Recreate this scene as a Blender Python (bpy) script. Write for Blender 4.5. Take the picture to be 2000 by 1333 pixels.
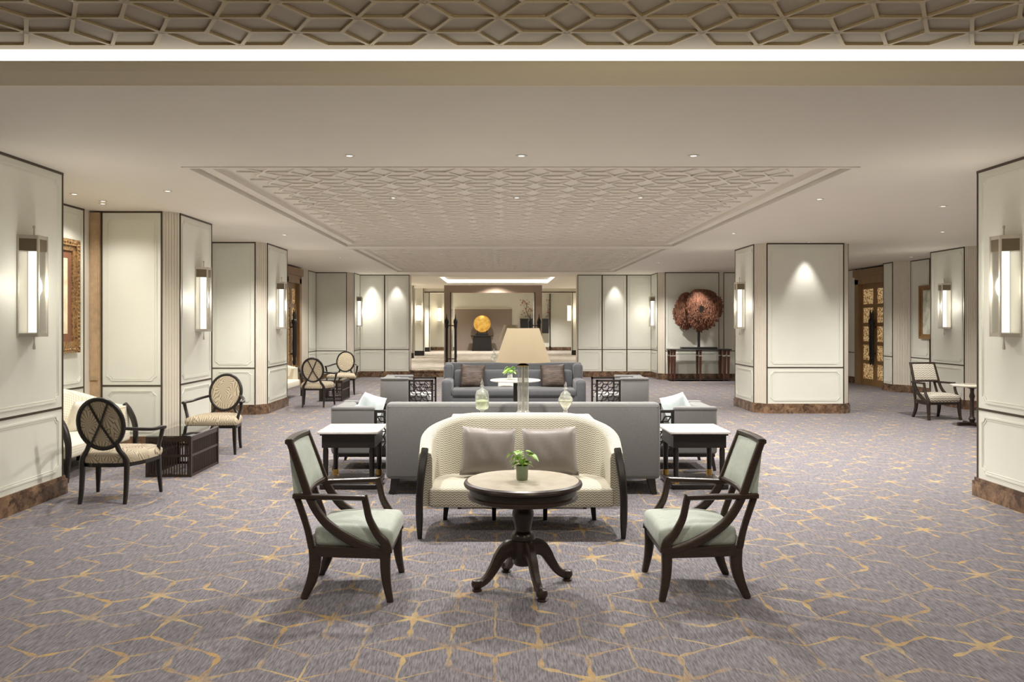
import bpy, bmesh, math, random
from mathutils import Vector, Matrix
for o in list(bpy.data.objects): bpy.data.objects.remove(o)
S = bpy.context.scene
COL = S.collection
PI = math.pi
# ------------------------------------------------------------------ camera
cam = bpy.data.cameras.new('camera'); camo = bpy.data.objects.new('camera', cam); COL.objects.link(camo)
camo.location = (0, 0, 1.55); camo.rotation_euler = (PI/2, 0, 0)
cam.sensor_width = 36; cam.lens = 28.8; cam.shift_x = 0.0125; cam.shift_y = -0.01825
cam.clip_start = 0.05; cam.clip_end = 200
S.camera = camo
# ------------------------------------------------------------------ world, exposure
w = bpy.data.worlds.new('world'); S.world = w; w.use_nodes = True
w.node_tree.nodes['Background'].inputs[0].default_value = (1.0, 0.95, 0.88, 1)
w.node_tree.nodes['Background'].inputs[1].default_value = 0.15
S.view_settings.view_transform = 'Standard'; S.view_settings.look = 'None'
S.view_settings.gamma = 1; S.view_settings.use_curve_mapping = False
S.view_settings.exposure = 0.2
SPOT_W = 270.0       # ceiling downlights
SCONCE_W = 9.0      # wall sconces
WARM = (1.0, 0.965, 0.915)
def light(name, kind, loc, energy, color=WARM, target=None, **kw):
    l = bpy.data.lights.new(name, kind); l.energy = energy; l.color = color
    for k, v in kw.items(): setattr(l, k, v)
    o = bpy.data.objects.new(name, l); COL.objects.link(o); o.location = loc
    if target is not None:
        o.rotation_euler = (Vector(target)-Vector(loc)).to_track_quat('-Z', 'Y').to_euler()
    return o
# ------------------------------------------------------------------ materials
class G:
    """small node-graph helper"""
    def __init__(s, name):
        m = bpy.data.materials.new(name); m.use_nodes = True
        s.m = m; s.t = m.node_tree; s.n = s.t.nodes; s.l = s.t.links
        s.b = s.n['Principled BSDF']; s.out = s.n['Material Output']
    def new(s, typ, **kw):
        n = s.n.new(typ)
        for k, v in kw.items(): setattr(n, k, v)
        return n
    def put(s, sock, v):
        if v is None: return
        if isinstance(v, bpy.types.NodeSocket): s.l.new(v, sock)
        else: sock.default_value = v
    def m1(s, op, a, b=None, c=None):
        n = s.new('ShaderNodeMath', operation=op)
        s.put(n.inputs[0], a); s.put(n.inputs[1], b); s.put(n.inputs[2], c)
        return n.outputs[0]
    def v(s, op, a, b=None, out=0):
        n = s.new('ShaderNodeVectorMath', operation=op)
        s.put(n.inputs[0], a); s.put(n.inputs[1], b)
        return n.outputs[out]
    def obj(s): return s.new('ShaderNodeTexCoord').outputs['Object']
    def geo(s): return s.new('ShaderNodeNewGeometry').outputs['Position']
    def sep(s, v):
        n = s.new('ShaderNodeSeparateXYZ'); s.put(n.inputs[0], v); return n.outputs
    def comb(s, x, y, z):
        n = s.new('ShaderNodeCombineXYZ'); s.put(n.inputs[0], x); s.put(n.inputs[1], y); s.put(n.inputs[2], z); return n.outputs[0]
    def noise(s, v, scale, detail=3, rough=.55, out='Fac'):
        n = s.new('ShaderNodeTexNoise'); s.put(n.inputs['Vector'], v); n.inputs['Scale'].default_value = scale
        n.inputs['Detail'].default_value = detail; n.inputs['Roughness'].default_value = rough
        return n.outputs[out]
    def ramp(s, f, stops):
        n = s.new('ShaderNodeValToRGB'); s.put(n.inputs[0], f)
        e = n.color_ramp.elements
        while len(e) < len(stops): e.new(.5)
        for k, (p, c) in enumerate(stops):
            e[k].position = p; e[k].color = c if len(c) == 4 else (*c, 1)
        return n.outputs[0]
    def mix(s, f, a, b):
        n = s.new('ShaderNodeMix', data_type='RGBA'); s.put(n.inputs[0], f)
        for sock, v in ((n.inputs[6], a), (n.inputs[7], b)):
            s.put(sock, v if isinstance(v, bpy.types.NodeSocket) else (*v[:3], 1))
        return n.outputs[2]
    def scale(s, v, xyz): return s.v('MULTIPLY', v, xyz)
    def set(s, col=None, rough=None, metal=None, bump=None, bstr=.3, bdist=.01, **kw):
        if col is not None: s.put(s.b.inputs['Base Color'], col if isinstance(col, bpy.types.NodeSocket) else (*col[:3], 1))
        if rough is not None: s.put(s.b.inputs['Roughness'], rough)
        if metal is not None: s.put(s.b.inputs['Metallic'], metal)
        for k, v in kw.items(): s.put(s.b.inputs[k.replace('_', ' ')], v)
        if bump is not None:
            n = s.new('ShaderNodeBump'); n.inputs['Strength'].default_value = bstr; n.inputs['Distance'].default_value = bdist
            s.put(n.inputs['Height'], bump); s.l.new(n.outputs[0], s.b.inputs['Normal'])
        return s.m
def srgb(r, g, b):
    f = lambda c: (c/255/12.92) if c/255 <= .04045 else ((c/255+.055)/1.055)**2.4
    return (f(r), f(g), f(b))
def plain(name, rgb, rough=.5, metal=0, nscale=None, namt=.1, spec=None):
    g = G(name); c = srgb(*rgb)
    if nscale:
        n = g.noise(g.obj(), nscale)
        col = g.ramp(n, [(.25, tuple(x*(1-namt) for x in c)), (.75, tuple(min(1, x*(1+namt)) for x in c))])
        g.set(col, rough, metal)
    else: g.set(c, rough, metal)
    if spec is not None: g.b.inputs['Specular IOR Level'].default_value = spec
    return g.m
M = {}
M['wall'] = plain('painted_panel_white', (226, 226, 214), .45, 0, 3, .02)
M['beige'] = plain('beige_pilaster', (222, 214, 199), .55, 0, 5, .03)
M['trim'] = plain('bronze_trim', (82, 72, 60), .4, .5)
M['ceil'] = plain('ceiling_white', (228, 222, 210), .7, 0, 2, .015)
M['fascia'] = plain('ceiling_cream', (232, 223, 200), .6)
M['rib'] = plain('ceiling_rib_white', (228, 222, 210), .6)
M['tray'] = plain('ceiling_tray_taupe', (158, 146, 128), .6)
M['trayrib'] = plain('ceiling_tray_rib', (172, 154, 118), .5)
M['taupe'] = plain('taupe_wall', (148, 134, 123), .6, 0, 3, .03)
M['portal'] = plain('bronze_portal', (170, 150, 132), .35, .25)
M['black'] = plain('black_lacquer', (22, 20, 19), .4)
M['nickel'] = plain('brushed_nickel', (206, 200, 188), .38, .7)
M['smoke'] = plain('smoked_band', (120, 108, 88), .35, .4)
M['brass'] = plain('aged_brass', (176, 142, 80), .35, .8)
M['pot'] = plain('sage_ceramic', (112, 124, 96), .4)
M['soil'] = plain('dark_soil', (50, 38, 28), .9)
M['wood_brown'] = plain('brown_oak', (140, 106, 66), .45, 0, 9, .15)
M['wood_dark_door'] = plain('dark_door_frame', (146, 118, 86), .45, 0, 6, .1)
M['orange_wood'] = plain('gilded_wood_strip', (186, 158, 124), .5, 0, 14, .15)
def wood(name, rgb, rough):
    g = G(name); o = g.scale(g.obj(), (3, 3, 26))
    n = g.noise(o, 6, 4); c = srgb(*rgb)
    return g.set(g.ramp(n, [(.3, tuple(x*.65 for x in c)), (.7, tuple(x*1.3 for x in c))]), rough)
M['wood'] = wood('espresso_wood', (50, 37, 29), .32)
M['ebony'] = wood('ebonised_wood', (30, 24, 21), .35)
M['redwood'] = wood('mahogany', (84, 48, 34), .35)
def marble(name, base, vein, rough, sc):
    g = G(name); p = g.obj()
    d = g.noise(p, sc*.7, 5, .6, 'Color')
    q = g.v('ADD', p, g.v('MULTIPLY', d, (.5, .5, .5)))
    n = g.noise(q, sc, 6, .65)
    b = srgb(*base); v = srgb(*vein)
    return g.set(g.ramp(n, [(.32, v), (.46, tuple(.5*(i+j) for i, j in zip(b, v))), (.6, b)]), rough)
M['marble_w'] = marble('white_marble', (226, 222, 214), (196, 192, 184), .12, 4)
M['marble_t'] = marble('cream_marble', (216, 208, 192), (196, 186, 168), .1, 3)
M['marble_b'] = marble('emperador_marble', (74, 55, 42), (150, 120, 92), .25, 7)
# woven fabrics
def weave(g, sc=420):
    x, y, z = g.sep(g.scale(g.obj(), (sc, sc, sc)))
    return g.m1('MULTIPLY', g.m1('SINE', g.m1('ADD', x, y)), g.m1('SINE', z))
def fabric(name, rgb, rough=.85, nz=60, amt=.12, bstr=.15, sheen=.2):
    g = G(name); c = srgb(*rgb); n = g.noise(g.obj(), nz, 4, .7)
    col = g.ramp(n, [(.3, tuple(x*(1-amt) for x in c)), (.7, tuple(min(1, x*(1+amt)) for x in c))])
    g.set(col, rough, bump=weave(g), bstr=bstr, bdist=.002)
    g.b.inputs['Sheen Weight'].default_value = sheen
    return g.m
M['sage'] = fabric('sage_damask', (164, 172, 160), .6, 30, .10)
M['grey'] = fabric('grey_linen', (110, 109, 107), .9, 140, .16)
M['grey2'] = fabric('slate_velvet', (70, 71, 74), .7, 25, .08, sheen=.35)
M['lightgrey'] = fabric('pale_grey_linen', (160, 161, 158), .85, 120, .08)
M['paleblue'] = fabric('pale_blue_cotton', (206, 216, 218), .8, 20, .05)
M['satin'] = fabric('taupe_satin', (120, 112, 105), .45, 9, .06)
M['white_fab'] = fabric('white_cotton', (224, 220, 208), .8, 20, .04)
def striped_brown():
    g = G('brown_crinkle'); p = g.scale(g.obj(), (9, 9, 75)); n = g.noise(p, 1.0, 5, .6)
    return g.set(g.ramp(n, [(.3, srgb(34, 27, 22)), (.55, srgb(76, 62, 52)), (.8, srgb(122, 102, 86))]), .6, bump=n, bstr=.5, bdist=.004)
M['brown'] = striped_brown()
def zigzag(name, a, b, pu=.03, pv=.018, amp=.012):
    g = G(name); x, y, z = g.sep(g.obj())
    tri = g.m1('PINGPONG', y, pu/2)
    v = g.m1('ADD', g.m1('SUBTRACT', z, g.m1('MULTIPLY', x, .6)), g.m1('MULTIPLY', tri, 2*amp/pu))
    f = g.m1('FRACT', g.m1('DIVIDE', v, pv))
    k = g.m1('GREATER_THAN', f, .62)
    k = g.m1('MULTIPLY', k, g.m1('ADD', .55, g.m1('MULTIPLY', g.noise(g.obj(), 60), .6)))
    g.set(g.mix(k, srgb(*a), srgb(*b)), .85, bump=f, bstr=.1, bdist=.002)
    return g.m
M['zig'] = zigzag('ivory_herringbone', (204, 199, 182), (112, 100, 78))
M['zig2'] = zigzag('ivory_chevron', (206, 200, 184), (92, 80, 64), .06, .035, .02)
def gridfab(name, a, b, p=.026):
    g = G(name); x, y, z = g.sep(g.obj())
    f1 = g.m1('LESS_THAN', g.m1('FRACT', g.m1('DIVIDE', y, p)), .14)
    f2 = g.m1('LESS_THAN', g.m1('FRACT', g.m1('DIVIDE', g.m1('ADD', x, z), p)), .14)
    return g.set(g.mix(g.m1('MULTIPLY', g.m1('MAXIMUM', f1, f2), .6), srgb(*a), srgb(*b)), .85)
M['grid'] = gridfab('ivory_grid_fabric', (232, 226, 208), (166, 150, 122))
def leafprint():
    g = G('fan_leaf_print'); p = g.obj()
    vo = g.new('ShaderNodeTexVoronoi'); g.put(vo.inputs['Vector'], p); vo.inputs['Scale'].default_value = 8
    d = g.v('SUBTRACT', p, vo.outputs['Position']); x, y, z = g.sep(d)
    ang = g.m1('ARCTAN2', g.m1('ADD', z, x), y)
    f = g.m1('ABSOLUTE', g.m1('SINE', g.m1('MULTIPLY', ang, 9)))
    k = g.m1('LESS_THAN', f, .42)
    return g.set(g.mix(g.m1('MULTIPLY', k, .75), srgb(186, 173, 148), srgb(84, 66, 48)), .8)
M['leaf_fab'] = leafprint()
# carpet: rhombille (star) lattice printed in gold on mauve-grey weave
def carpet():
    g = G('carpet_gold_lattice'); p = g.geo()
    a = .425; sx, sy = a, a*math.sqrt(3)
    wob = g.v('MULTIPLY', g.v('SUBTRACT', g.noise(p, 9, 2, .5, 'Color'), (.5, .5, .5)), (.03, .03, 0))
    px, py, _ = g.sep(g.v('ADD', p, wob))
    def wrap(v, s, off): return g.m1('SUBTRACT', g.m1('FLOORED_MODULO', g.m1('ADD', v, off), s), s/2)
    ax, ay = wrap(px, sx, sx/2+.02), wrap(py, sy, sy/2+.13)
    bx, by = wrap(px, sx, .02), wrap(py, sy, .13)
    la = g.m1('ADD', g.m1('MULTIPLY', ax, ax), g.m1('MULTIPLY', ay, ay))
    lb = g.m1('ADD', g.m1('MULTIPLY', bx, bx), g.m1('MULTIPLY', by, by))
    k = g.m1('LESS_THAN', lb, la)
    mx = lambda u, v: g.m1('ADD', u, g.m1('MULTIPLY', k, g.m1('SUBTRACT', v, u)))
    qx, qy = mx(ax, bx), mx(ay, by)
    cid = g.comb(g.m1('ROUND', g.m1('MULTIPLY', g.m1('SUBTRACT', px, qx), 20)), g.m1('ROUND', g.m1('MULTIPLY', g.m1('SUBTRACT', py, qy), 20)), 0)
    r = g.m1('SQRT', g.m1('ADD', g.m1('MULTIPLY', qx, qx), g.m1('MULTIPLY', qy, qy)))
    th = g.m1('ARCTAN2', qy, qx)
    sec = g.m1('FLOOR', g.m1('DIVIDE', th, PI/3))
    phi = g.m1('SUBTRACT', g.m1('SUBTRACT', th, g.m1('MULTIPLY', sec, PI/3)), PI/6)
    d = g.m1('ABSOLUTE', g.m1('MULTIPLY', r, g.m1('SINE', phi)))
    t = g.m1('DIVIDE', g.m1('MULTIPLY', r, g.m1('COSINE', phi)), a/math.sqrt(3))
    wn = g.new('ShaderNodeTexWhiteNoise', noise_dimensions='4D'); g.put(wn.inputs['Vector'], cid); g.put(wn.inputs['W'], sec)
    rnd = wn.outputs['Value']; wn2 = g.new('ShaderNodeTexWhiteNoise', noise_dimensions='3D'); g.put(wn2.inputs['Vector'], cid)
    rc = wn2.outputs['Value']
    def bump(tc, wd, h): # leaf-shaped swelling along a spoke
        u = g.m1('DIVIDE', g.m1('ABSOLUTE', g.m1('SUBTRACT', t, tc)), wd)
        return g.m1('MULTIPLY', g.m1('MAXIMUM', g.m1('SUBTRACT', 1, g.m1('MULTIPLY', u, u)), 0), h)
    leaf = g.m1('MULTIPLY', bump(.80, .2, .011), g.m1('GREATER_THAN', rnd, .35))
    core = g.m1('MULTIPLY', bump(.1, .34, .012), g.m1('GREATER_THAN', rc, .55))
    width = g.m1('ADD', g.m1('ADD', .0035, leaf), core)
    fade = g.m1('SUBTRACT', 1, g.m1('SMOOTH_MIN', 1, g.m1('MAXIMUM', g.m1('DIVIDE', g.m1('SUBTRACT', d, width), .0035), 0), .0))
    keep = g.m1('GREATER_THAN', g.m1('ADD', rnd, g.m1('MULTIPLY', rc, .3)), .3)
    worn = g.ramp(g.noise(p, 3.2, 4, .7), [(.38, (.08,)*3), (.6, (1,)*3)])
    grain = g.ramp(g.noise(p, 130, 2, .6), [(.3, (.55,)*3), (.55, (1,)*3)])
    mask = g.m1('MULTIPLY', g.m1('MULTIPLY', fade, keep), g.m1('MULTIPLY', worn, grain))
    gold = g.mix(rnd, srgb(204, 178, 116), srgb(190, 148, 64))
    lines = g.ramp(g.noise(g.scale(p, (120, 13, 1)), 1.0, 2, .6), [(.36, (0,)*3), (.64, (1,)*3)])
    blot = g.noise(p, 1.2, 3, .6)
    base = g.mix(lines, srgb(84, 81, 85), srgb(134, 129, 134))
    base = g.mix(g.m1('MULTIPLY', blot, .35), base, srgb(117, 112, 115))
    return g.set(g.mix(g.m1('MULTIPLY', mask, .7), base, gold), .95, bump=lines, bstr=.2, bdist=.004)
M['carpet'] = carpet()
def carpet2():
    g = G('carpet_plain_beige'); p = g.geo()
    n = g.noise(g.scale(p, (3, 1.2, 1)), 1.5, 4)
    return g.set(g.ramp(n, [(.3, srgb(158, 148, 136)), (.7, srgb(184, 175, 163))]), .95)
M['carpet2'] = carpet2()
def emit(name, rgb, strength):
    g = G(name); e = g.new('ShaderNodeEmission'); e.inputs[0].default_value = (*rgb, 1); e.inputs[1].default_value = strength
    g.l.new(e.outputs[0], g.out.inputs[0]); return g.m
M['tube'] = emit('sconce_tube_light', (1, .97, .92), 2.6)
M['led'] = emit('led_cove_strip', (1, .96, .88), 1.5)
M['lens'] = emit('downlight_lens', (1, .95, .85), 2.5)
M['bulb'] = emit('dim_bulb', (1, .85, .6), .8)
M['warmtube'] = emit('warm_sconce_light', (1, .86, .66), 3.2)
def glass(name, tint=(1, 1, 1), t=.8, rough=.05, milk=0):
    g = G(name); tr = g.new('ShaderNodeBsdfTransparent'); tr.inputs[0].default_value = (*tint, 1)
    gl = g.new('ShaderNodeBsdfGlossy'); gl.inputs['Roughness'].default_value = rough
    fr = g.new('ShaderNodeLayerWeight'); fr.inputs[0].default_value = .35
    f = g.m1('ADD', g.m1('MULTIPLY', fr.outputs['Facing'], .6), 1-t)
    mx = g.new('ShaderNodeMixShader'); g.put(mx.inputs[0], f); g.l.new(tr.outputs[0], mx.inputs[1]); g.l.new(gl.outputs[0], mx.inputs[2])
    df = g.new('ShaderNodeBsdfDiffuse'); df.inputs[0].default_value = (.9, .9, .86, 1)
    m2 = g.new('ShaderNodeMixShader'); m2.inputs[0].default_value = milk; g.l.new(mx.outputs[0], m2.inputs[1]); g.l.new(df.outputs[0], m2.inputs[2])
    g.l.new(m2.outputs[0], g.out.inputs[0]); return g.m
M['glass'] = glass('clear_glass', (.95, .97, .94), .84, .05, .14)
M['crystal'] = glass('crystal_column', (.93, .93, .9), .74, .12, .14)
M['pane'] = glass('sconce_pane', (.86, .86, .82), .8, .2)
M['darkglass'] = glass('table_glass', (.42, .42, .40), .75, .03)
def shade():
    g = G('lamp_shade_fabric'); c = srgb(154, 139, 112)
    x, y, z = g.sep(g.scale(g.obj(), (1, 1, 1)))
    g.set(c, .8); g.b.inputs['Transmission Weight'].default_value = 0
    tl = g.new('ShaderNodeBsdfTranslucent'); tl.inputs[0].default_value = (*c, 1)
    mx = g.new('ShaderNodeMixShader'); mx.inputs[0].default_value = .12
    g.l.new(g.b.outputs[0], mx.inputs[1]); g.l.new(tl.outputs[0], mx.inputs[2]); g.l.new(mx.outputs[0], g.out.inputs[0]); return g.m
M['shade'] = shade()
def leafmat():
    g = G('green_leaf'); n = g.noise(g.obj(), 30)
    return g.set(g.ramp(n, [(.3, srgb(92, 148, 36)), (.7, srgb(168, 206, 84))]), .45)
M['leaf'] = leafmat()
def mosaic():
    g = G('backlit_mosaic_glass'); p = g.obj()
    vo = g.new('ShaderNodeTexVoronoi'); g.put(vo.inputs['Vector'], p); vo.inputs['Scale'].default_value = 26
    n = g.noise(p, 6)
    c = g.mix(g.m1('MULTIPLY', vo.outputs['Distance'], 1.4), srgb(255, 224, 168), srgb(120, 84, 44))
    g.set(c, .2); g.put(g.b.inputs['Emission Color'], c); g.put(g.b.inputs['Emission Strength'], .45); return g.m
M['mosaic'] = mosaic()
def gold():
    g = G('gilded_disc'); n = g.noise(g.obj(), 5, 4)
    return g.set(g.ramp(n, [(.3, srgb(196, 140, 46)), (.7, srgb(246, 206, 110))]), .38, .55, bump=n, bstr=.4, bdist=.03)
M['gold'] = gold()
def copper():
    g = G('weathered_copper_bark'); p = g.obj(); n = g.noise(g.scale(p, (34, 34, 9)), 1.0, 5, .65)
    n2 = g.noise(p, 3, 3)
    c = g.mix(n2, srgb(92, 56, 42), srgb(182, 128, 100))
    c = g.mix(g.ramp(n, [(.36, (1,)*3), (.5, (0,)*3)]), c, srgb(40, 22, 16))
    return g.set(c, .5, .35, bump=n, bstr=.9, bdist=.04)
M['copper'] = copper()
def giltframe():
    g = G('carved_gilt_frame'); n = g.noise(g.obj(), 40, 4)
    return g.set(g.ramp(n, [(.3, srgb(84, 60, 36)), (.6, srgb(176, 140, 94))]), .4, .4, bump=n, bstr=.7, bdist=.02)
M['gilt'] = giltframe()
def paper(name, a, b, sc):
    g = G(name); n = g.noise(g.obj(), sc, 4)
    return g.set(g.ramp(n, [(.45, srgb(*a)), (.62, srgb(*b))]), .8)
M['paper'] = paper('picture_paper', (232, 218, 184), (214, 196, 156), 9)
M['paper2'] = paper('picture_paper_pale', (222, 222, 206), (186, 190, 172), 6)
M['matboard'] = plain('russet_mat_board', (124, 82, 56), .7)
M['red'] = plain('plum_red', (186, 116, 104), .6)
M['pebble'] = plain('white_pebbles', (226, 224, 196), .6, 0, 60, .2)
M['pebble2'] = plain('pale_green_pebbles', (214, 222, 178), .6, 0, 60, .2)
# ------------------------------------------------------------------ mesh helpers
class MB:
    def __init__(s): s.v = []; s.f = []
    def add(s, vs, fs):
        k = len(s.v); s.v += [tuple(v) for v in vs]; s.f += [tuple(i+k for i in f) for f in fs]; return s
    def box(s, x0, x1, y0, y1, z0, z1):
        return s.add([(x0,y0,z0),(x1,y0,z0),(x1,y1,z0),(x0,y1,z0),(x0,y0,z1),(x1,y0,z1),(x1,y1,z1),(x0,y1,z1)],
                     [(3,2,1,0),(4,5,6,7),(0,1,5,4),(1,2,6,5),(2,3,7,6),(3,0,4,7)])
    def bm(s, b):
        b.verts.ensure_lookup_table(); b.verts.index_update()
        s.add([v.co[:] for v in b.verts], [[v.index for v in f.verts] for f in b.faces]); b.free(); return s
    def rbox(s, x0, x1, y0, y1, z0, z1, r=.03, seg=3, dome=0, cuts=0, mat=None):
        b = bmesh.new(); bmesh.ops.create_cube(b, size=1)
        for v in b.verts:
            v.co = Vector(((x0+x1)/2+v.co.x*(x1-x0), (y0+y1)/2+v.co.y*(y1-y0), (z0+z1)/2+v.co.z*(z1-z0)))
        bmesh.ops.bevel(b, geom=list(b.edges), offset=r, segments=seg, profile=.5, affect='EDGES')
        if cuts:
            bmesh.ops.subdivide_edges(b, edges=[e for e in b.edges if e.calc_length() > 3*r], cuts=cuts, use_grid_fill=True)
        if dome:
            for v in b.verts:
                if v.co.z > z1-r*1.05:
                    u = (v.co.x-(x0+x1)/2)/((x1-x0)/2); t = (v.co.y-(y0+y1)/2)/((y1-y0)/2)
                    v.co.z += dome*max(0, 1-u*u)*max(0, 1-t*t)
        if mat is not None: bmesh.ops.transform(b, matrix=mat, verts=b.verts)
        return s.bm(b)
    def prism(s, poly, z0, z1):
        n = len(poly)
        return s.add([(x,y,z0) for x,y in poly]+[(x,y,z1) for x,y in poly],
                     [tuple(range(n-1,-1,-1)), tuple(range(n,2*n))]+[(i,(i+1)%n,n+(i+1)%n,n+i) for i in range(n)])
    def lathe(s, prof, c=(0,0,0), n=24, sx=1, sy=1):
        vs = []; fs = []; m = len(prof)
        for i in range(n):
            a = 2*PI*i/n
            for r, z in prof: vs.append((c[0]+r*math.cos(a)*sx, c[1]+r*math.sin(a)*sy, c[2]+z))
        for i in range(n):
            j = (i+1) % n
            for k in range(m-1): fs.append((i*m+k, j*m+k, j*m+k+1, i*m+k+1))
        if prof[0][0] > 1e-5: fs.append(tuple(i*m for i in range(n-1,-1,-1)))
        if prof[-1][0] > 1e-5: fs.append(tuple(i*m+m-1 for i in range(n)))
        return s.add(vs, fs)
    def sweep(s, pts, size, up=(0,0,1), sec='rect', closed=False, n=8):
        """sweep a rectangle (w across, h along up) or ellipse along a path; size = (w,h) or list"""
        P = [Vector(p) for p in pts]; N = len(P)
        if sec == 'rect': sh = [(-.5,-.5),(.5,-.5),(.5,.5),(-.5,.5)]
        elif sec == 'soft':
            sh = [(-.5,-.3),(-.3,-.5),(.3,-.5),(.5,-.3),(.5,.3),(.3,.5),(-.3,.5),(-.5,.3)]
        else: sh = [(.5*math.cos(2*PI*i/n), .5*math.sin(2*PI*i/n)) for i in range(n)]
        k = len(sh); vs = []
        for i in range(N):
            if closed: T = P[(i+1)%N]-P[i-1]
            else: T = P[min(i+1,N-1)]-P[max(i-1,0)]
            T.normalize(); U0 = Vector(up)
            if abs(T.dot(U0)) > .97: U0 = Vector((1,0,0)) if abs(T.x) < .9 else Vector((0,1,0))
            A = T.cross(U0).normalized(); U = A.cross(T)
            ww, hh = size[i] if isinstance(size, list) else size
            for a, b in sh: vs.append(P[i]+A*(a*ww)+U*(b*hh))
        fs = []
        for i in range(N if closed else N-1):
            j = (i+1) % N
            for q in range(k): fs.append((i*k+q, i*k+(q+1)%k, j*k+(q+1)%k, j*k+q))
        if not closed:
            fs.append(tuple(range(k-1,-1,-1))); fs.append(tuple((N-1)*k+q for q in range(k)))
        return s.add(vs, fs)
    def build(s, name, mat, parent=None, smooth=None, off=None):
        me = bpy.data.meshes.new(name)
        vs = s.v if off is None else [(x-off[0], y-off[1], z-off[2]) for x, y, z in s.v]
        me.from_pydata(vs, [], s.f); me.update()
        b = bmesh.new(); b.from_mesh(me); bmesh.ops.recalc_face_normals(b, faces=b.faces); b.to_mesh(me); b.free()
        if smooth:
            me.polygons.foreach_set('use_smooth', [True]*len(me.polygons)); me.set_sharp_from_angle(angle=math.radians(smooth))
        me.materials.append(M[mat] if isinstance(mat, str) else mat)
        o = bpy.data.objects.new(name, me); COL.objects.link(o)
        if parent is not None: o.parent = parent
        return o
def smooth(pts, n=5):
    P = [Vector(p) for p in pts]; out = []
    for i in range(len(P)-1):
        p0, p1, p2, p3 = P[max(i-1,0)], P[i], P[i+1], P[min(i+2,len(P)-1)]
        for k in range(n):
            t = k/n; out.append(.5*((2*p1)+(p2-p0)*t+(2*p0-5*p1+4*p2-p3)*t*t+(3*p1-p0-3*p2+p3)*t**3))
    out.append(P[-1]); return out
def lerp_sizes(sz, n):
    m = len(sz)-1; out = []
    for i in range(n):
        t = i/(n-1)*m; k = min(int(t), m-1); f = t-k
        out.append(tuple(a+(b-a)*f for a, b in zip(sz[k], sz[k+1])))
    return out
def tag(o, label=None, cat=None, group=None, kind=None):
    if label: o['label'] = label
    if cat: o['category'] = cat
    if group: o['group'] = group
    if kind: o['kind'] = kind
    return o
def thing(name, label, cat, loc=(0,0,0), rz=0, group=None, kind=None):
    o = bpy.data.objects.new(name, None); COL.objects.link(o); o.empty_display_size = .1
    o.location = loc; o.rotation_euler = (0, 0, rz); return tag(o, label, cat, group, kind)
def dup(root, loc, rz, label):
    r = root.copy(); COL.objects.link(r); r.location = loc; r.rotation_euler = (0, 0, rz); r['label'] = label
    def kids(src, dst):
        for ch in src.children:
            c = ch.copy(); COL.objects.link(c); c.parent = dst; kids(ch, c)
    kids(root, r); return r
# ================================================================== SETTING
ZC = 2.90; ZD = .78; ZP = .165        # ceiling, dado rail, plinth height
FAR = 0.18                            # raised floor of the hall beyond
def struct(name, mb, mat, parent=None, smooth=None, off=None, label=None, cat=None):
    o = mb.build(name, mat, parent, smooth, off)
    if parent is None: tag(o, label, cat, kind='structure')
    return o
struct('floor', MB().box(-5.1, 9.2, -4.2, 23.25, -.1, 0), 'carpet', label='mauve-grey carpet with a gold star lattice pattern', cat='floor')
struct('floor_far', MB().box(-6, 6, 23.45, 41, -.1, FAR), 'carpet2', label='plain beige carpet of the raised hall beyond the opening', cat='floor')
t1 = MB().box(-4.9, 5, 23.25, 23.47, -.1, FAR+.004); t1.box(-2.6, 2.3, 23.2, 23.5, FAR-.03, FAR+.012)
struct('trim_1', t1, 'marble_b', label='brown marble step across the wide opening', cat='step')
# --- ceiling slabs around the three coffers
TX0, TX1, TY0, TY1 = -3.6, 4.0, -2.6, 4.64     # tray above the camera
C1 = (-2.76, 3.13, 7.1, 14.55); C2 = (-2.76, 3.13, 15.0, 21.9)
ce = MB(); zt = ZC+.1
ce.box(-5.2, TX0, -4.2, TY1, ZC, zt); ce.box(TX1, 9.3, -4.2, TY1, ZC, zt); ce.box(TX0, TX1, -4.2, TY0, ZC, zt)
ce.box(-5.2, 9.3, TY1, C1[2], ZC, zt)
ce.box(-5.2, C1[0], C1[2], C2[3], ZC, zt); ce.box(C1[1], 9.3, C1[2], C2[3], ZC, zt)
ce.box(C1[0], C1[1], C1[3], C2[2], ZC, zt)
ce.box(-5.2, 9.3, C2[3], 23.8, ZC, zt)
ceiling = struct('ceiling', ce, 'ceil', label='smooth off-white plaster ceiling between the coffers', cat='ceiling')
# ribs of the rhombille lattice: real strips, nodes on a triangular grid with edges along X
RA = .427; RL = RA/math.sqrt(3)
def rib_mesh(wd, ht, mat):
    L = RL; mb = MB()
    prof = [(0, .55), (.03, 1.0), (.12, 1.0), (.15, .8), (.85, .8), (.88, 1.0), (.97, 1.0), (1, .55)]
    mb.sweep([(t*L, 0, -ht*.5) for t, s in prof], [(wd*s, ht*(.6+.4*s)) for t, s in prof], sec='rect')
    o = mb.build('rib', mat); me = o.data; bpy.data.objects.remove(o); return me
def lattice(x0, x1, y0, y1):
    out = []; row = RA/2; colx = RA*math.sqrt(3)/2
    for i in range(int((x0-1)/colx), int((x1+1)/colx)+1):
        for j in range(int((y0-1)/RA)-1, int((y1+1)/RA)+2):
            nx = i*colx; ny = j*RA+(RA/2 if i % 2 else 0)
            for k in range(6):
                a = k*PI/3; ex, ey = nx+RL*math.cos(a), ny+RL*math.sin(a)
                if min(nx,ex) > x0-.01 and max(nx,ex) < x1+.01 and min(ny,ey) > y0-.01 and max(ny,ey) < y1+.01: out.append((nx, ny, a))
    return out
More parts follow.
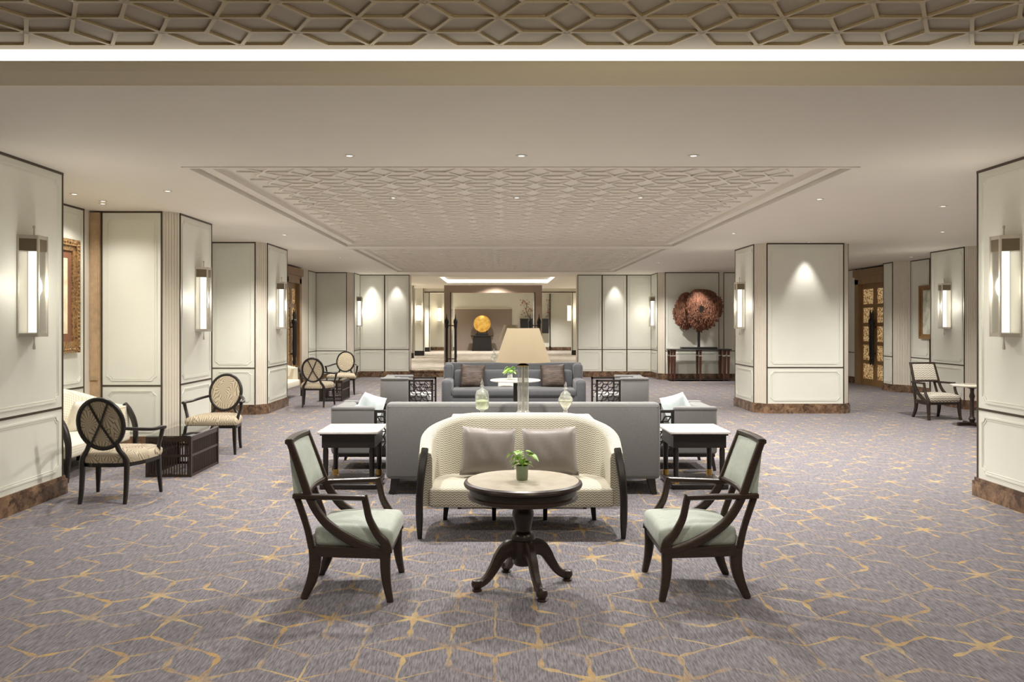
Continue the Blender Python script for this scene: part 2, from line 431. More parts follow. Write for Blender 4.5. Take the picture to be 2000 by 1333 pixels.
def coffer_ribs(field, rect, z, key, mat, wd, ht, nsingle):
    L = lattice(*rect); L.sort(key=key)
    me = rib_mesh(wd, ht, mat)
    for nx, ny, a in L[:nsingle]:
        o = bpy.data.objects.new('rib', me); COL.objects.link(o); o.parent = field
        o.location = (nx-field.location.x, ny-field.location.y, z-field.location.z); o.rotation_euler = (0, 0, a)
    if len(L) > nsingle:
        mb = MB(); base = [v.co.copy() for v in me.vertices]; fs = [tuple(p.vertices) for p in me.polygons]
        for nx, ny, a in L[nsingle:]:
            c, s = math.cos(a), math.sin(a)
            mb.add([(nx+v.x*c-v.y*s, ny+v.x*s+v.y*c, z+v.z) for v in base], fs)
        o = mb.build('rib_lattice', mat, field, off=field.location); o['kind'] = 'stuff'
# tray over the camera
tr = MB(); TZ = 3.15; TE = .16
tr.box(TX0-TE, TX1+TE, TY0-TE, TY1+TE, TZ, TZ+.08)
tray = thing('ceiling_tray', 'taupe recessed ceiling tray with raised star lattice above the foreground', 'ceiling', (0.2, 1, TZ), kind='structure')
tr.build('field', 'tray', tray, off=tray.location)
fa = MB(); lip = .13
x0, x1 = TX0-.01, TX1+.01
prof = [(TY1+.02, ZC-.01), (TY1, ZC-.012), (TY1-.012, ZC-.012), (TY1-.02, ZC), (TY1-.05, ZC+.02), (TY1-.08, ZC+.05), (TY1-.095, ZC+.09), (TY1-.095, ZC+.102), (TY1-.07, ZC+.102), (TY1+.02, ZC+.06)]
k = len(prof); fa.add([(x0, y, z) for y, z in prof]+[(x1, y, z) for y, z in prof], [tuple(range(k)), tuple(range(2*k-1, k-1, -1))]+[(i, (i+1) % k, k+(i+1) % k, k+i) for i in range(k)])
fa.box(TX0-.01, TX1+.01, TY0, TY0+.03, ZC-.012, ZC+lip); fa.box(TX0, TX0+.03, TY0, TY1, ZC-.012, ZC+lip); fa.box(TX1-.03, TX1, TY0, TY1, ZC-.012, ZC+lip)
fa.build('fascia', 'fascia', tray, off=tray.location)
led = MB(); led.box(TX0-TE, TX1+TE, TY1+TE, TY1+TE+.02, ZC+.1, TZ); led.box(TX0-TE, TX1+TE, TY0-TE-.02, TY0-TE, ZC+.1, TZ)
led.box(TX0-TE-.02, TX0-TE, TY0-TE, TY1+TE, ZC+.1, TZ); led.box(TX1+TE, TX1+TE+.02, TY0-TE, TY1+TE, ZC+.1, TZ)
led.build('led_strip', 'led', tray, off=tray.location)
coffer_ribs(tray, (TX0-.1, TX1+.1, TY0, TY1+.14), TZ, lambda e: -e[1]+abs(e[0]-.1)*.15, 'trayrib', .026, .014, 300)
def coffer(name, C, label, n):
    x0, x1, y0, y1 = C
    t = thing(name, label, 'ceiling', ((x0+x1)/2, (y0+y1)/2, ZC), kind='structure'); L = t.location
    mb = MB(); b = .2
    mb.box(x0, x1, y0, y1, ZC+.07, ZC+.1)
    mb.build('field', 'ceil', t, off=L)
    fr = MB()
    for (a0, a1, c0, c1, zz) in ((0, .05, 0, 0, -.008), (.09, b, 0, 0, .022)):
        xa, xb, ya, yb = x0+a0, x1-a0, y0+a0, y1-a0; d = a1-a0
        fr.box(xa, xb, ya, ya+d, ZC+zz, ZC+.075); fr.box(xa, xb, yb-d, yb, ZC+zz, ZC+.075)
        fr.box(xa, xa+d, ya+d, yb-d, ZC+zz, ZC+.075); fr.box(xb-d, xb, ya+d, yb-d, ZC+zz, ZC+.075)
    fr.build('border', 'ceil', t, off=L)
    coffer_ribs(t, (x0+b, x1-b, y0+b, y1-b), ZC+.07, lambda e: e[1], 'rib', .026, .016, n)
coffer('ceiling_coffer', C1, 'large white ceiling coffer with raised star lattice over the seating', 300)
coffer('ceiling_coffer', C2, 'smaller white ceiling coffer of fine lattice nearer the opening', 0)
# --- panelled walls and columns from plan outlines (outward side on the right of travel)
def offset_poly(pts, d, closed):
    n = len(pts); out = []
    for i in range(n):
        ds = []
        if closed or i > 0: ds.append(Vector(pts[i])-Vector(pts[i-1]))
        if closed or i < n-1: ds.append(Vector(pts[(i+1)%n])-Vector(pts[i]))
        ns = [Vector((v.y, -v.x)).normalized() for v in ds]
        if len(ns) == 2:
            m = (ns[0]+ns[1]); k = d/max(.3, m.dot(ns[0])) if m.length > 1e-6 else 0
            q = Vector(pts[i])+m*k
        else: q = Vector(pts[i])+ns[0]*d
        out.append((q.x, q.y))
    return out
def notched(w, h, c):
    # moulding path with stepped-in corners
    p, q = .42*c, .78*c
    return [(0, c), (p, q), (q, p), (c, 0), (w-c, 0), (w-q, p), (w-p, q), (w, c), (w, h-c), (w-p, h-q), (w-q, h-p), (w-c, h), (c, h), (q, h-p), (p, h-q), (0, h-c)]
def face(parent, p0, p1, typ, off, z0=ZP, z1=ZC, n=1, mid=ZD):
    a = Vector((*p0, 0)); d = Vector((*p1, 0))-a; L = d.length; U = d.normalized(); N = Vector((U.y, -U.x, 0))
    def W(u, v, k): q = a+U*u+N*k; return (q.x, q.y, v)
    def slab(mb, u0, u1, v0, v1, k0, k1):
        mb.add([W(u0,v0,k0),W(u1,v0,k0),W(u1,v1,k0),W(u0,v1,k0),W(u0,v0,k1),W(u1,v0,k1),W(u1,v1,k1),W(u0,v1,k1)],
               [(3,2,1,0),(4,5,6,7),(0,1,5,4),(1,2,6,5),(2,3,7,6),(3,0,4,7)])
    if typ == 'flute':
        mb = MB(); m = max(3, int(L/.035))
        for i in range(m):
            u = L*(i+.5)/m; slab(mb, u-L/m*.34, u+L/m*.34, z0, z1, 0, .008)
        mb.build('pilaster', 'beige', parent, off=off)
    elif typ == 'panel':
        tb = MB(); t = .017
        wn = L/n
        for i in range(n):
            ua, ub = i*wn, (i+1)*wn
            for nm, va, vb in (('lower_panel', z0, mid-.01), ('upper_panel', mid+.01, z1-.02)):
                mb = MB(); slab(mb, ua+t, ub-t, va, vb, 0, .008)
                ins = min(.055, wn*.09); w, h = ub-ua-2*t-2*ins, vb-va-2*ins
                path = [W(ua+t+ins+x, va+ins+y, .008) for x, y in notched(w, h, min(.05, w*.12))]
                mb.sweep(path, (.016, .014), up=tuple(N), closed=True)
                path = [W(ua+t+ins+.02+x, va+ins+.02+y, .008) for x, y in notched(w-.04, h-.04, min(.05, w*.12))]
                mb.sweep(path, (.007, .008), up=tuple(N), closed=True)
                mb.build(nm, 'wall', parent, off=off)
            slab(tb, ua, ua+t, z0, z1, -.002, .014); slab(tb, ub-t, ub, z0, z1, -.002, .014)
        slab(tb, 0, L, mid-.01, mid+.01, -.002, .013); slab(tb, 0, L, z1-.022, z1, -.002, .016)
        tb.build('metal_trim', 'trim', parent, off=off)
def outline(name, label, cat, pts, types, closed=False, base=0, plinth=True, core='beige', pm='marble_b'):
    off = (pts[0][0], pts[0][1], base)
    t = thing(name, label, cat, off, kind='structure')
    n = len(pts); segs = n if closed else n-1
    if closed: MB().prism(pts, base, ZC).build('core', core, t, off=off)
    else:
        back = offset_poly(pts, -.08, False); mb = MB()
        for i in range(segs):
            if types[i][0] == 'door': continue
            q = [pts[i], pts[i+1], back[i+1], back[i]]; mb.prism(q[::-1], base, ZC)
        mb.build('core', core, t, off=off)
    for i in range(segs):
        k = types[i]; face(t, pts[i], pts[(i+1)%n], k[0], off, base+ZP, ZC, k[1] if len(k) > 1 else 1, base+ZD if base else ZD)
    if plinth:
        mb = MB()
        for (d, za, zb) in ((.035, 0, .135), (.022, .135, .165)):
            o2 = offset_poly(pts, d, closed)
            for i in range(segs):
                if types[i][0] == 'door': continue
                j = (i+1) % n; mb.prism([pts[i], o2[i], o2[j], pts[j]], base+za, base+zb)
        mb.build('plinth', pm, t, off=off)
    return t
F, P, D, B = ('flute',), ('panel',), ('door',), ('plain',)
def pier(label, y0, y1, near=True):
    pts = [(-4.83, y0), (-4.09, y0), (-3.95, y0+.17), (-3.95, y1-.17), (-4.09, y1), (-4.95, y1)]
    return outline('column', label, 'column', pts, [P, F, P, F, P])
outline('column', 'white panelled column with sconce at the left picture edge', 'column', [(-4.95, 5.95), (-4.09, 5.95), (-3.95, 6.1), (-3.95, 7.4), (-4.95, 7.4)], [P, F, P, P])
pier('white panelled left column with fluted corner, beyond the first oval-back chair', 9.95, 11.4)
pier('white panelled left column, third from the front', 13.76, 15.4)
outline('column', 'white panelled column with sconce at the right picture edge', 'column', [(5.9, 7.32), (4.28, 7.32), (4.28, 6.0), (4.42, 5.85), (5.9, 5.85)], [P, P, F, P, P], closed=True)
outline('column', 'freestanding white panelled column with brown marble base, right of the copper sculpture', 'column',
        [(4.55, 13.95), (5.87, 13.95), (6.0, 14.1), (6.0, 15.25), (5.87, 15.4), (4.55, 15.4), (4.4, 15.25), (4.4, 14.13)], [P, F, P, F, P, F, P, F], closed=True)
outline('wall_left', 'white panelled left wall of the seating alcoves', 'wall',
        [(-4.95, -4), (-4.95, 1), (-4.95, 5.95), (-4.95, 7.4), (-4.95, 9.75), (-4.95, 11.4), (-4.95, 13.76), (-4.95, 15.4), (-4.95, 18.85), (-4.95, 20.35), (-4.95, 21.2), (-4.95, 22.1)],
        [('panel', 3), ('panel', 3), B, ('panel', 1), B, P, B, ('panel', 2), D, F, P])
ow = MB().box(-4.95, -4.835, 9.9, 9.95, ZP, ZC-.02)
ow.box(-4.935, -4.85, 9.885, 9.9, .85, ZC-.1)
struct('trim_2', ow, 'orange_wood', label='narrow gilded wood strip beside the ornate picture', cat='trim')
outline('wall_far_left', 'white panelled wall left of the wide opening', 'wall',
        [(-4.95, 22.1), (-4.11, 22.1), (-3.95, 22.28), (-3.95, 23.2), (-2.54, 23.2), (-2.54, 23.7)], [P, F, P, ('panel', 2), B])
outline('wall_far_right', 'white panelled wall right of the wide opening, behind the copper sculpture', 'wall',
        [(2.22, 23.7), (2.22, 23.2), (4.31, 23.2), (4.31, 22.28), (4.47, 22.1), (5.93, 22.1), (6.05, 22.1), (7.5, 22.1), (9.05, 22.1)], [B, ('panel', 3), P, F, P, F, P, P])
outline('wall_right', 'white panelled right wall with piers', 'wall',
        [(9.05, 22.1), (9.05, 20.75), (9.05, 18.85), (8.8, 18.75), (8.8, 18.3), (9.05, 18.0), (9.05, 17.2), (9.05, 15.75), (8.3, 15.75), (8.3, 14.6), (8.45, 14.4), (9.05, 14.4), (9.05, 9), (9.05, 3), (9.05, -4)],
        [P, D, B, P, F, P, P, P, P, F, P, ('panel', 3), ('panel', 3), ('panel', 3)])
outline('wall_back', 'plain panelled wall behind the viewpoint', 'wall', [(9.05, -4), (2, -4), (-4.95, -4)], [('panel', 4), ('panel', 4)])
# --- doors
def door(name, label, x, y0, y1, sgn):
    """double leaf in a plane of constant x; sgn = direction the door faces"""
    t = thing(name, label, 'door', (x, (y0+y1)/2, 0), kind='structure'); w = y1-y0; X = lambda a, b: (min(sgn*a, sgn*b), max(sgn*a, sgn*b))
    fr = MB(); a, b = X(-.1, .05)
    fr.box(a, b, -w/2, -w/2+.2, 0, 2.62); fr.box(a, b, w/2-.2, w/2, 0, 2.62); fr.box(a, b, -w/2, w/2, 2.5, 2.72)
    a, b = X(-.1, .09); fr.box(a, b, -w/2-.02, w/2+.02, 2.68, 2.86)
    fr.build('door_frame', 'wood_dark_door', t)
    MB().box(*X(-.12, -.1), -w/2, w/2, 0, ZC).build('backing', 'black', t)
    lw = (w-.4)/2
    for s in (-1, 1):
        ya, yb = (-lw, 0) if s < 0 else (0, lw)
        mb = MB(); a, b = X(-.08, -.03); st = .09
        mb.box(a, b, ya, ya+st, 0, 2.5); mb.box(a, b, yb-st, yb, 0, 2.5)
        zs = [.12+i*(2.3/5) for i in range(6)]
        for z in zs: mb.box(a, b, ya+st, yb-st, z-.05 if z > .2 else 0, z+.04 if z < 2.4 else 2.5)
        lf = mb.build('door_leaf', 'wood_brown', t)
        for i in range(5): MB().box(*X(-.065, -.05), ya+st, yb-st, zs[i]+.04, zs[i+1]-.05).build('pane', 'mosaic', lf)
        h = MB(); yc = ya+.06 if s > 0 else yb-.06; xc = sgn*.05
        h.lathe([(0, .5), (.012, .52), (.03, .6), (.022, .7), (.035, .74), (.035, 1.5), (.05, 1.53), (.05, 1.6), (.025, 1.63), (.03, 1.72), (.004, 1.86)], (xc, yc, 0), 12)
        h.box(min(xc, -sgn*.03), max(xc, -sgn*.03), yc-.012, yc+.012, .78, .81); h.box(min(xc, -sgn*.03), max(xc, -sgn*.03), yc-.012, yc+.012, 1.42, 1.45)
        h.build('door_handle', 'black', lf, 40)
    return t
door('door_1', 'brown double door with backlit mosaic panes on the left wall', -4.95, 18.87, 20.33, 1)
door('door_2', 'brown double door with backlit mosaic panes on the right wall', 9.05, 18.85, 20.75, -1)
# --- the hall beyond the opening
struct('wall_hall_end', MB().box(-6, 6, 40, 40.1, FAR, 3.2), 'wall', label='pale end wall of the hall beyond', cat='wall')
struct('wall_hall_taupe', MB().box(-2.17, .62, 39.94, 40, FAR, 2.2), 'taupe', label='taupe wall panel behind the gilded disc', cat='wall')
struct('trim_3', MB().box(-2.17, .62, 39.9, 40, 2.2, 2.24), 'ceil', label='pale ledge above the taupe wall panel', cat='trim')
struct('wall_hall_left', MB().box(-6.1, -6, 23.4, 40, FAR, 3.1), 'wall', label='left side wall of the hall beyond', cat='wall')
struct('wall_hall_right', MB().box(6, 6.1, 23.4, 40, FAR, 3.1), 'wall', label='right side wall of the hall beyond', cat='wall')
hc = MB(); hx0, hx1, hy0, hy1 = -1.9, 1.78, 25.3, 30
hc.box(-6, hx0, 23.6, 40.1, 2.95, 3.05); hc.box(hx1, 6, 23.6, 40.1, 2.95, 3.05); hc.box(hx0, hx1, 23.6, hy0, 2.95, 3.05); hc.box(hx0, hx1, hy1, 40.1, 2.95, 3.05); hc.box(hx0-.1, hx1+.1, hy0-.1, hy1+.1, 3.12, 3.2)
hcl = struct('ceiling_far', hc, 'ceil', label='white hall ceiling with a glowing recessed tray', cat='ceiling')
hl = MB(); hl.box(hx0, hx1, hy1, hy1+.02, 2.99, 3.12); hl.box(hx0-.02, hx0, hy0, hy1, 2.99, 3.12); hl.box(hx1, hx1+.02, hy0, hy1, 2.99, 3.12); hl.box(hx0, hx1, hy0-.02, hy0, 2.99, 3.12)
hl.build('led_strip', 'led', hcl)
struct('trim_4', MB().box(-6, 6, 33.9, 34.2, 2.79, 2.96), 'ceil', label='cross beam of the hall ceiling', cat='trim')
struct('trim_5', MB().box(-6, 6, 33.85, 33.9, 2.775, 2.815), 'trim', label='dark metal line under the hall beam', cat='trim')
for (x0, x1, y0, lab) in ((-3.62, -3.27, 31.2, 'slim white pier in the far hall just past the opening at left'), (-3.5, -3.1, 33.7, 'white pier under the beam in the far hall at left'),
                          (-3.5, -3.25, 38.2, 'white pier beside the warm sconce at the far hall end'), (3.06, 3.42, 34.4, 'white pier under the beam in the far hall at right'), (2.45, 2.5, 39.9, 'dark seam strip on the far hall end wall')):
    off = (x0, y0, FAR); t = thing('column', lab, 'column', off, kind='structure')
    MB().box(x0, x1, y0, y0+.4 if y0 < 39 else y0+.1, FAR, 2.95).build('core', 'wall' if y0 < 39 else 'trim', t, off=off)
    mb = MB(); [mb.box(x-.015, x+.015, y0-.012, y0, FAR, 2.95) for x in (x0+.015, x1-.015)]; mb.build('metal_trim', 'trim', t, off=off)
    MB().box(x0-.02, x1+.02, y0-.03, y0, FAR, FAR+.2).build('plinth', 'black', t, off=off)
bb = MB().box(-6, -2.17, 39.95, 40, FAR, FAR+.16); bb.box(.62, 6, 39.95, 40, FAR, FAR+.16)
struct('baseboard_far', bb, 'marble_b', label='dark baseboard along the far hall end wall', cat='baseboard')
# bronze portal with open glass leaves
py = 24.8; t = thing('door_3', 'bronze portal frame with glass door leaves standing open', 'door', (-.18, py, FAR), kind='structure')
mb = MB(); mb.box(-1.48, -1.23, -.12, .12, 0, 2.49); mb.box(1.22, 1.47, -.12, .12, 0, 2.49); mb.box(-1.23, 1.22, -.12, .12, 2.26, 2.49); mb.build('door_frame', 'portal', t)
for s, xx in ((-1, -1.22), (1, 1.21)):
    lf = MB().box(xx-.012, xx+.012, -1.1, -.1, .02, 2.24).build('glass_leaf', 'glass', t)
    MB().box(xx-.016, xx+.016, -1.12, -1.09, .02, 2.24).build('edge_rail', 'trim', lf)
    for k in (-.13, .13):
        h = MB().lathe([(0, .08), (.045, .1), (.03, .2), (.05, .24), (.03, .28), (.038, .34), (.038, 1.2), (.05, 1.22), (.05, 1.32), (.065, 1.36), (.06, 1.42), (.02, 1.5), (.004, 1.62)], (xx+k, -.95, 0), 12)
        h.box(min(xx, xx+k), max(xx, xx+k), -.96, -.94, .29, .32); h.box(min(xx, xx+k), max(xx, xx+k), -.96, -.94, 1.26, 1.29)
        h.build('door_handle', 'black', lf, 40)
# ================================================================== LIGHT FITTINGS
def make_sconce():
    """half-hexagonal lantern; local +x points out of the wall, z=0 at lantern bottom"""
    t = thing('wall_sconce', '', 'sconce', group='nickel lantern wall sconces'); H = .84; wd, fw, dp = .13, .065, .13
    hexo = [(0, -wd), (dp, -fw), (dp, fw), (0, wd)]
    fr = MB()
    for z0, z1 in ((0, .03), (H-.03, H)): fr.prism(offset_poly(hexo, .006, False), z0, z1)
    for x, y in hexo: fr.box(x-.008, x+.008, y-.008, y+.008, 0, H)
    fr.box(-.005, .006, -wd, wd, 0, H)
    fr.build('frame', 'nickel', t)
    for i in range(3):
        a, b = hexo[i], hexo[i+1]
        p = MB().prism([a, b, (b[0]-.004, b[1]), (a[0]-.004, a[1])], .03, H-.13); p.build('glass_pane', 'pane', t)
        p = MB().prism([a, b, (b[0]-.004, b[1]), (a[0]-.004, a[1])], H-.13, H-.03); p.build('smoked_band', 'smoke', t)
    MB().lathe([(.038, .035), (.038, H-.13)], (.055, 0, 0), 16).build('light_tube', 'tube', t, 40)
    MB().lathe([(.006, H), (.006, H+.06), (.011, H+.07), (.011, H+.085), (0, H+.09)], (.06, 0, 0), 10).build('finial', 'nickel', t, 40)
    MB().lathe([(0, -.11), (.012, -.105), (.012, -.09), (.004, -.04), (.003, 0)], (.06, 0, 0), 10).build('pull_drop', 'nickel', t, 40)
    return t
SC = [((-3.937, 6.83), 0, 'nickel lantern sconce on the left foreground column'), ((-3.937, 10.75), 0, 'nickel lantern sconce on the second left column'),
      ((-3.937, 14.6), 0, 'nickel lantern sconce on the third left column'), ((-3.937, 22.75), 0, 'small nickel sconce left of the wide opening'),
      ((4.267, 6.83), PI, 'nickel lantern sconce on the right foreground column'), ((4.387, 14.75), PI, 'nickel lantern sconce on the freestanding column'),
      ((4.297, 22.7), PI, 'small nickel sconce left of the copper sculpture'), ((8.287, 15.15), PI, 'nickel lantern sconce on the right wall above the chevron chair')]
sc0 = make_sconce(); first = True
for (x, y), rz, lab in SC:
    if first: sc0.location = (x, y, 1.43); sc0.rotation_euler = (0, 0, rz); sc0['label'] = lab; first = False
    else: dup(sc0, (x, y, 1.43), rz, lab)
    s = 1 if rz == 0 else -1
    light('sconce_lamp', 'POINT', (x+s*.22, y, 1.85), SCONCE_W, (1, .95, .86), shadow_soft_size=.12)
def downlight(x, y, z, label, aim=None, e=1.0, ang=140, lens=True, vis=True):
    if vis:
        t = thing('ceiling_downlight', label, 'downlight', (x, y, z), group='recessed ceiling downlights')
        MB().lathe([(.026, .0), (.026, -.006), (.044, -.006), (.048, 0)], (0, 0, 0), 16).build('trim_ring', 'nickel', t, 40)
        MB().lathe([(0, -.003), (.026, -.003), (.026, .0)], (0, 0, 0), 12).build('lens', 'lens', t)
    if e:
        light('downlight_beam', 'SPOT', (x, y, z-.07), SPOT_W*e, WARM, aim or (x, y, 0), spot_size=math.radians(ang), spot_blend=.75, shadow_soft_size=.045)
ZF = ZC+.068
DL = [(-1.21, 6.62, ZC, 'ceiling downlight left in the row before the large coffer'), (.18, 6.62, ZC, 'ceiling downlight in the middle before the large coffer'), (1.57, 6.62, ZC, 'ceiling downlight right in the row before the large coffer'),
      (-1.2, 9.3, ZF, 'downlight in the left part of the large coffer'), (.2, 9.3, ZF, 'downlight in the middle of the large coffer'), (1.6, 9.3, ZF, 'downlight in the right part of the large coffer'),
      (-1.2, 12.6, ZF, 'downlight deep in the left of the large coffer'), (.2, 12.6, ZF, 'downlight deep in the middle of the large coffer'), (1.6, 12.6, ZF, 'downlight deep in the right of the large coffer'),
      (-4.46, 8.6, ZC, 'alcove downlight just behind the left foreground column'), (-4.5, 9.3, ZC, 'alcove downlight above the far end of the ivory settee'),
      (3.5, 8.95, ZC, 'downlight right of the large coffer, front of its row'), (3.55, 12.4, ZC, 'downlight right of the large coffer, before the freestanding column'), (5.15, 9.5, ZC, 'downlight in the right aisle near the right column'),
      (6.6, 12.2, ZC, 'downlight above the chevron chair in the right aisle'), (6.6, 17.5, ZC, 'downlight in the right aisle by the mosaic door'),
      (-3.3, 12.6, ZC, 'downlight over the left aisle between the columns'), (-3.3, 17.0, ZC, 'downlight over the far oval-back chairs'), (-3.4, 8.4, ZC, 'downlight over the glass coffee table')]
for x, y, z, lab in DL: downlight(x, y, z, lab, e=.13 if x < -4 else (.75 if y < 7 else (.5 if x == -3.4 else 1.0)))
for x, y, lab in ((-1.2, 17, 'downlight in the left of the second coffer'), (1.6, 17, 'downlight in the right of the second coffer'), (.2, 20.3, 'downlight in the middle of the second coffer'),
                  (-3.3, 20.3, 'downlight in the left aisle by the mosaic door'), (3.6, 18.5, 'downlight behind the freestanding column'), (3.6, 21, 'downlight before the far right wall')):
    downlight(x, y, ZF if abs(x) < 2 else ZC, lab, e=.9)
# wall washers
for x, y, tx, ty, lab in ((5.2, 13.76, 5.2, 13.95, 'wall-washing downlight before the freestanding column'), (-2.9, 23.0, -2.9, 23.2, 'wall-washing downlight left of the opening'),
                          (3.27, 23.0, 3.27, 23.2, 'wall-washing downlight right of the opening'), (5.25, 21.1, 5.25, 22.0, 'downlight aimed at the copper sculpture'),
                          (-3.6, 23.0, -3.6, 23.2, 'wall-washing downlight beside the far left sconce'), (-4.4, 9.1, -4.95, 9.0, 'picture downlight above the ornate frame'), (8.5, 16.9, 9.05, 16.9, 'picture downlight on the right wall')):
    downlight(x, y, ZC, lab, (tx, ty, .4), .12 if 'picture' in lab else (.5 if 'sculpture' in lab else .17), 58)
# unseen downlights added as fill for the foreground and around the viewpoint
for x, y, lab in ((-3, 3.2, 'added fill downlight in the tray above the left foreground'), (.2, 3.0, 'added fill downlight in the tray above the middle foreground'), (3.4, 3.2, 'added fill downlight in the tray above the right foreground'),
                  (-2.2, 0, 'added fill downlight in the tray left of the viewpoint'), (2.6, 0, 'added fill downlight in the tray right of the viewpoint'), (6.6, 4, 'added fill downlight beside the right foreground column'), (6.6, 8.3, 'added fill downlight beyond the right foreground column')):
    z = TZ if (TX0 < x < TX1 and y < TY1) else ZC
    downlight(x, y, z, lab, e=.42)
t = thing('assumed_pendant_lamp', 'assumed warm opal pendant lamp, unseen, added under the tray above the viewpoint', 'lamp', (.9, 1.9, TZ))  # unseen lamp, assumed and added to brighten the near fascia and tray ribs
MB().lathe([(.07, 0), (.07, -.02), (.01, -.03), (.01, -.16)], n=16).build('canopy', 'brass', t, 40)
MB().lathe([(.02, -.15), (.1, -.17), (.15, -.24), (.13, -.31), (0, -.34)], n=24).build('opal_globe', 'warmtube', t, 60)
light('assumed_pendant_glow', 'POINT', (.9, 1.9, TZ-.42), 55, (1, .86, .62), shadow_soft_size=.15)  # added warm light of the assumed pendant
# far hall
for x, y, lab in ((-.1, 24.1, 'downlight just before the bronze portal'), (-3, 26, 'hall downlight left past the opening'), (3, 26, 'hall downlight right past the opening'), (0, 32, 'hall downlight behind the glowing tray'), (-4.5, 31, 'hall downlight at the far left'),
                  (4.5, 31, 'hall downlight at the far right'), (-.8, 37.5, 'hall downlight above the gilded disc'), (2.2, 37.8, 'hall downlight above the dark cabinet'), (-3.6, 37, 'hall downlight by the far left piers')):
    downlight(x, y, 2.95, lab, e=1.35, ang=130)
for (x, y, lab) in ((-3.45, 31.0, 'warm glowing tube sconce on the nearest hall pier at left'), (-3.3, 33.55, 'warm glowing tube sconce on the hall beam pier at left'), (-2.9, 39.8, 'warm glowing sconce on the hall end wall at left'), (2.93, 34.3, 'warm glowing sconce in the hall beyond at right')):
    t = thing('wall_sconce', lab, 'sconce', (x, y, 1.62), group='warm sconces in the far hall')
    MB().lathe([(.075, 0), (.075, .62)], (0, 0, 0), 14).build('light_tube', 'warmtube', t, 40)
    MB().lathe([(.1, -.04), (.1, 0)], (0, 0, 0), 14).build('base_cap', 'nickel', t, 40); MB().lathe([(.1, .62), (.1, .66)], (0, 0, 0), 14).build('top_cap', 'nickel', t, 40); MB().box(-.02, .02, .07, .14, .28, .34).build('bracket', 'nickel', t)
    light('sconce_lamp', 'POINT', (x, y-.2, 1.95), 14, (1, .84, .6), shadow_soft_size=.1)
# ================================================================== FURNITURE
def pillow(w, h, t, n=12):
    mb = MB(); vs = []; fs = []
    for s in (1, -1):
        k0 = len(vs)
        for i in range(n+1):
            for j in range(n+1):
                u, v = 2*i/n-1, 2*j/n-1
                e = (1-abs(u)**2.6)*(1-abs(v)**2.6)
                th = t/2*max(0, e)**.45
                pin = 1-.06*(1-abs(v)**2)*abs(u)**2; pinv = 1-.06*(1-abs(u)**2)*abs(v)**2
                wr = .004*math.sin(9*u+5*v)*e
                vs.append((u*w/2*pin, s*(th+wr), v*h/2*pinv))
        for i in range(n):
            for j in range(n):
                a = k0+i*(n+1)+j; q = (a, a+n+1, a+n+2, a+1); fs.append(q if s < 0 else q[::-1])
    mb.add(vs, fs); return mb
def put_pillow(name, label, w, h, t, mat, loc, rot, group=None):
    mb = pillow(w, h, t); o = mb.build(name, mat, None, 60)
    b = bmesh.new(); b.from_mesh(o.data); bmesh.ops.remove_doubles(b, verts=b.verts, dist=.0008); b.to_mesh(o.data); b.free()
    o.location = loc; o.rotation_euler = rot; return tag(o, label, 'cushion', group)
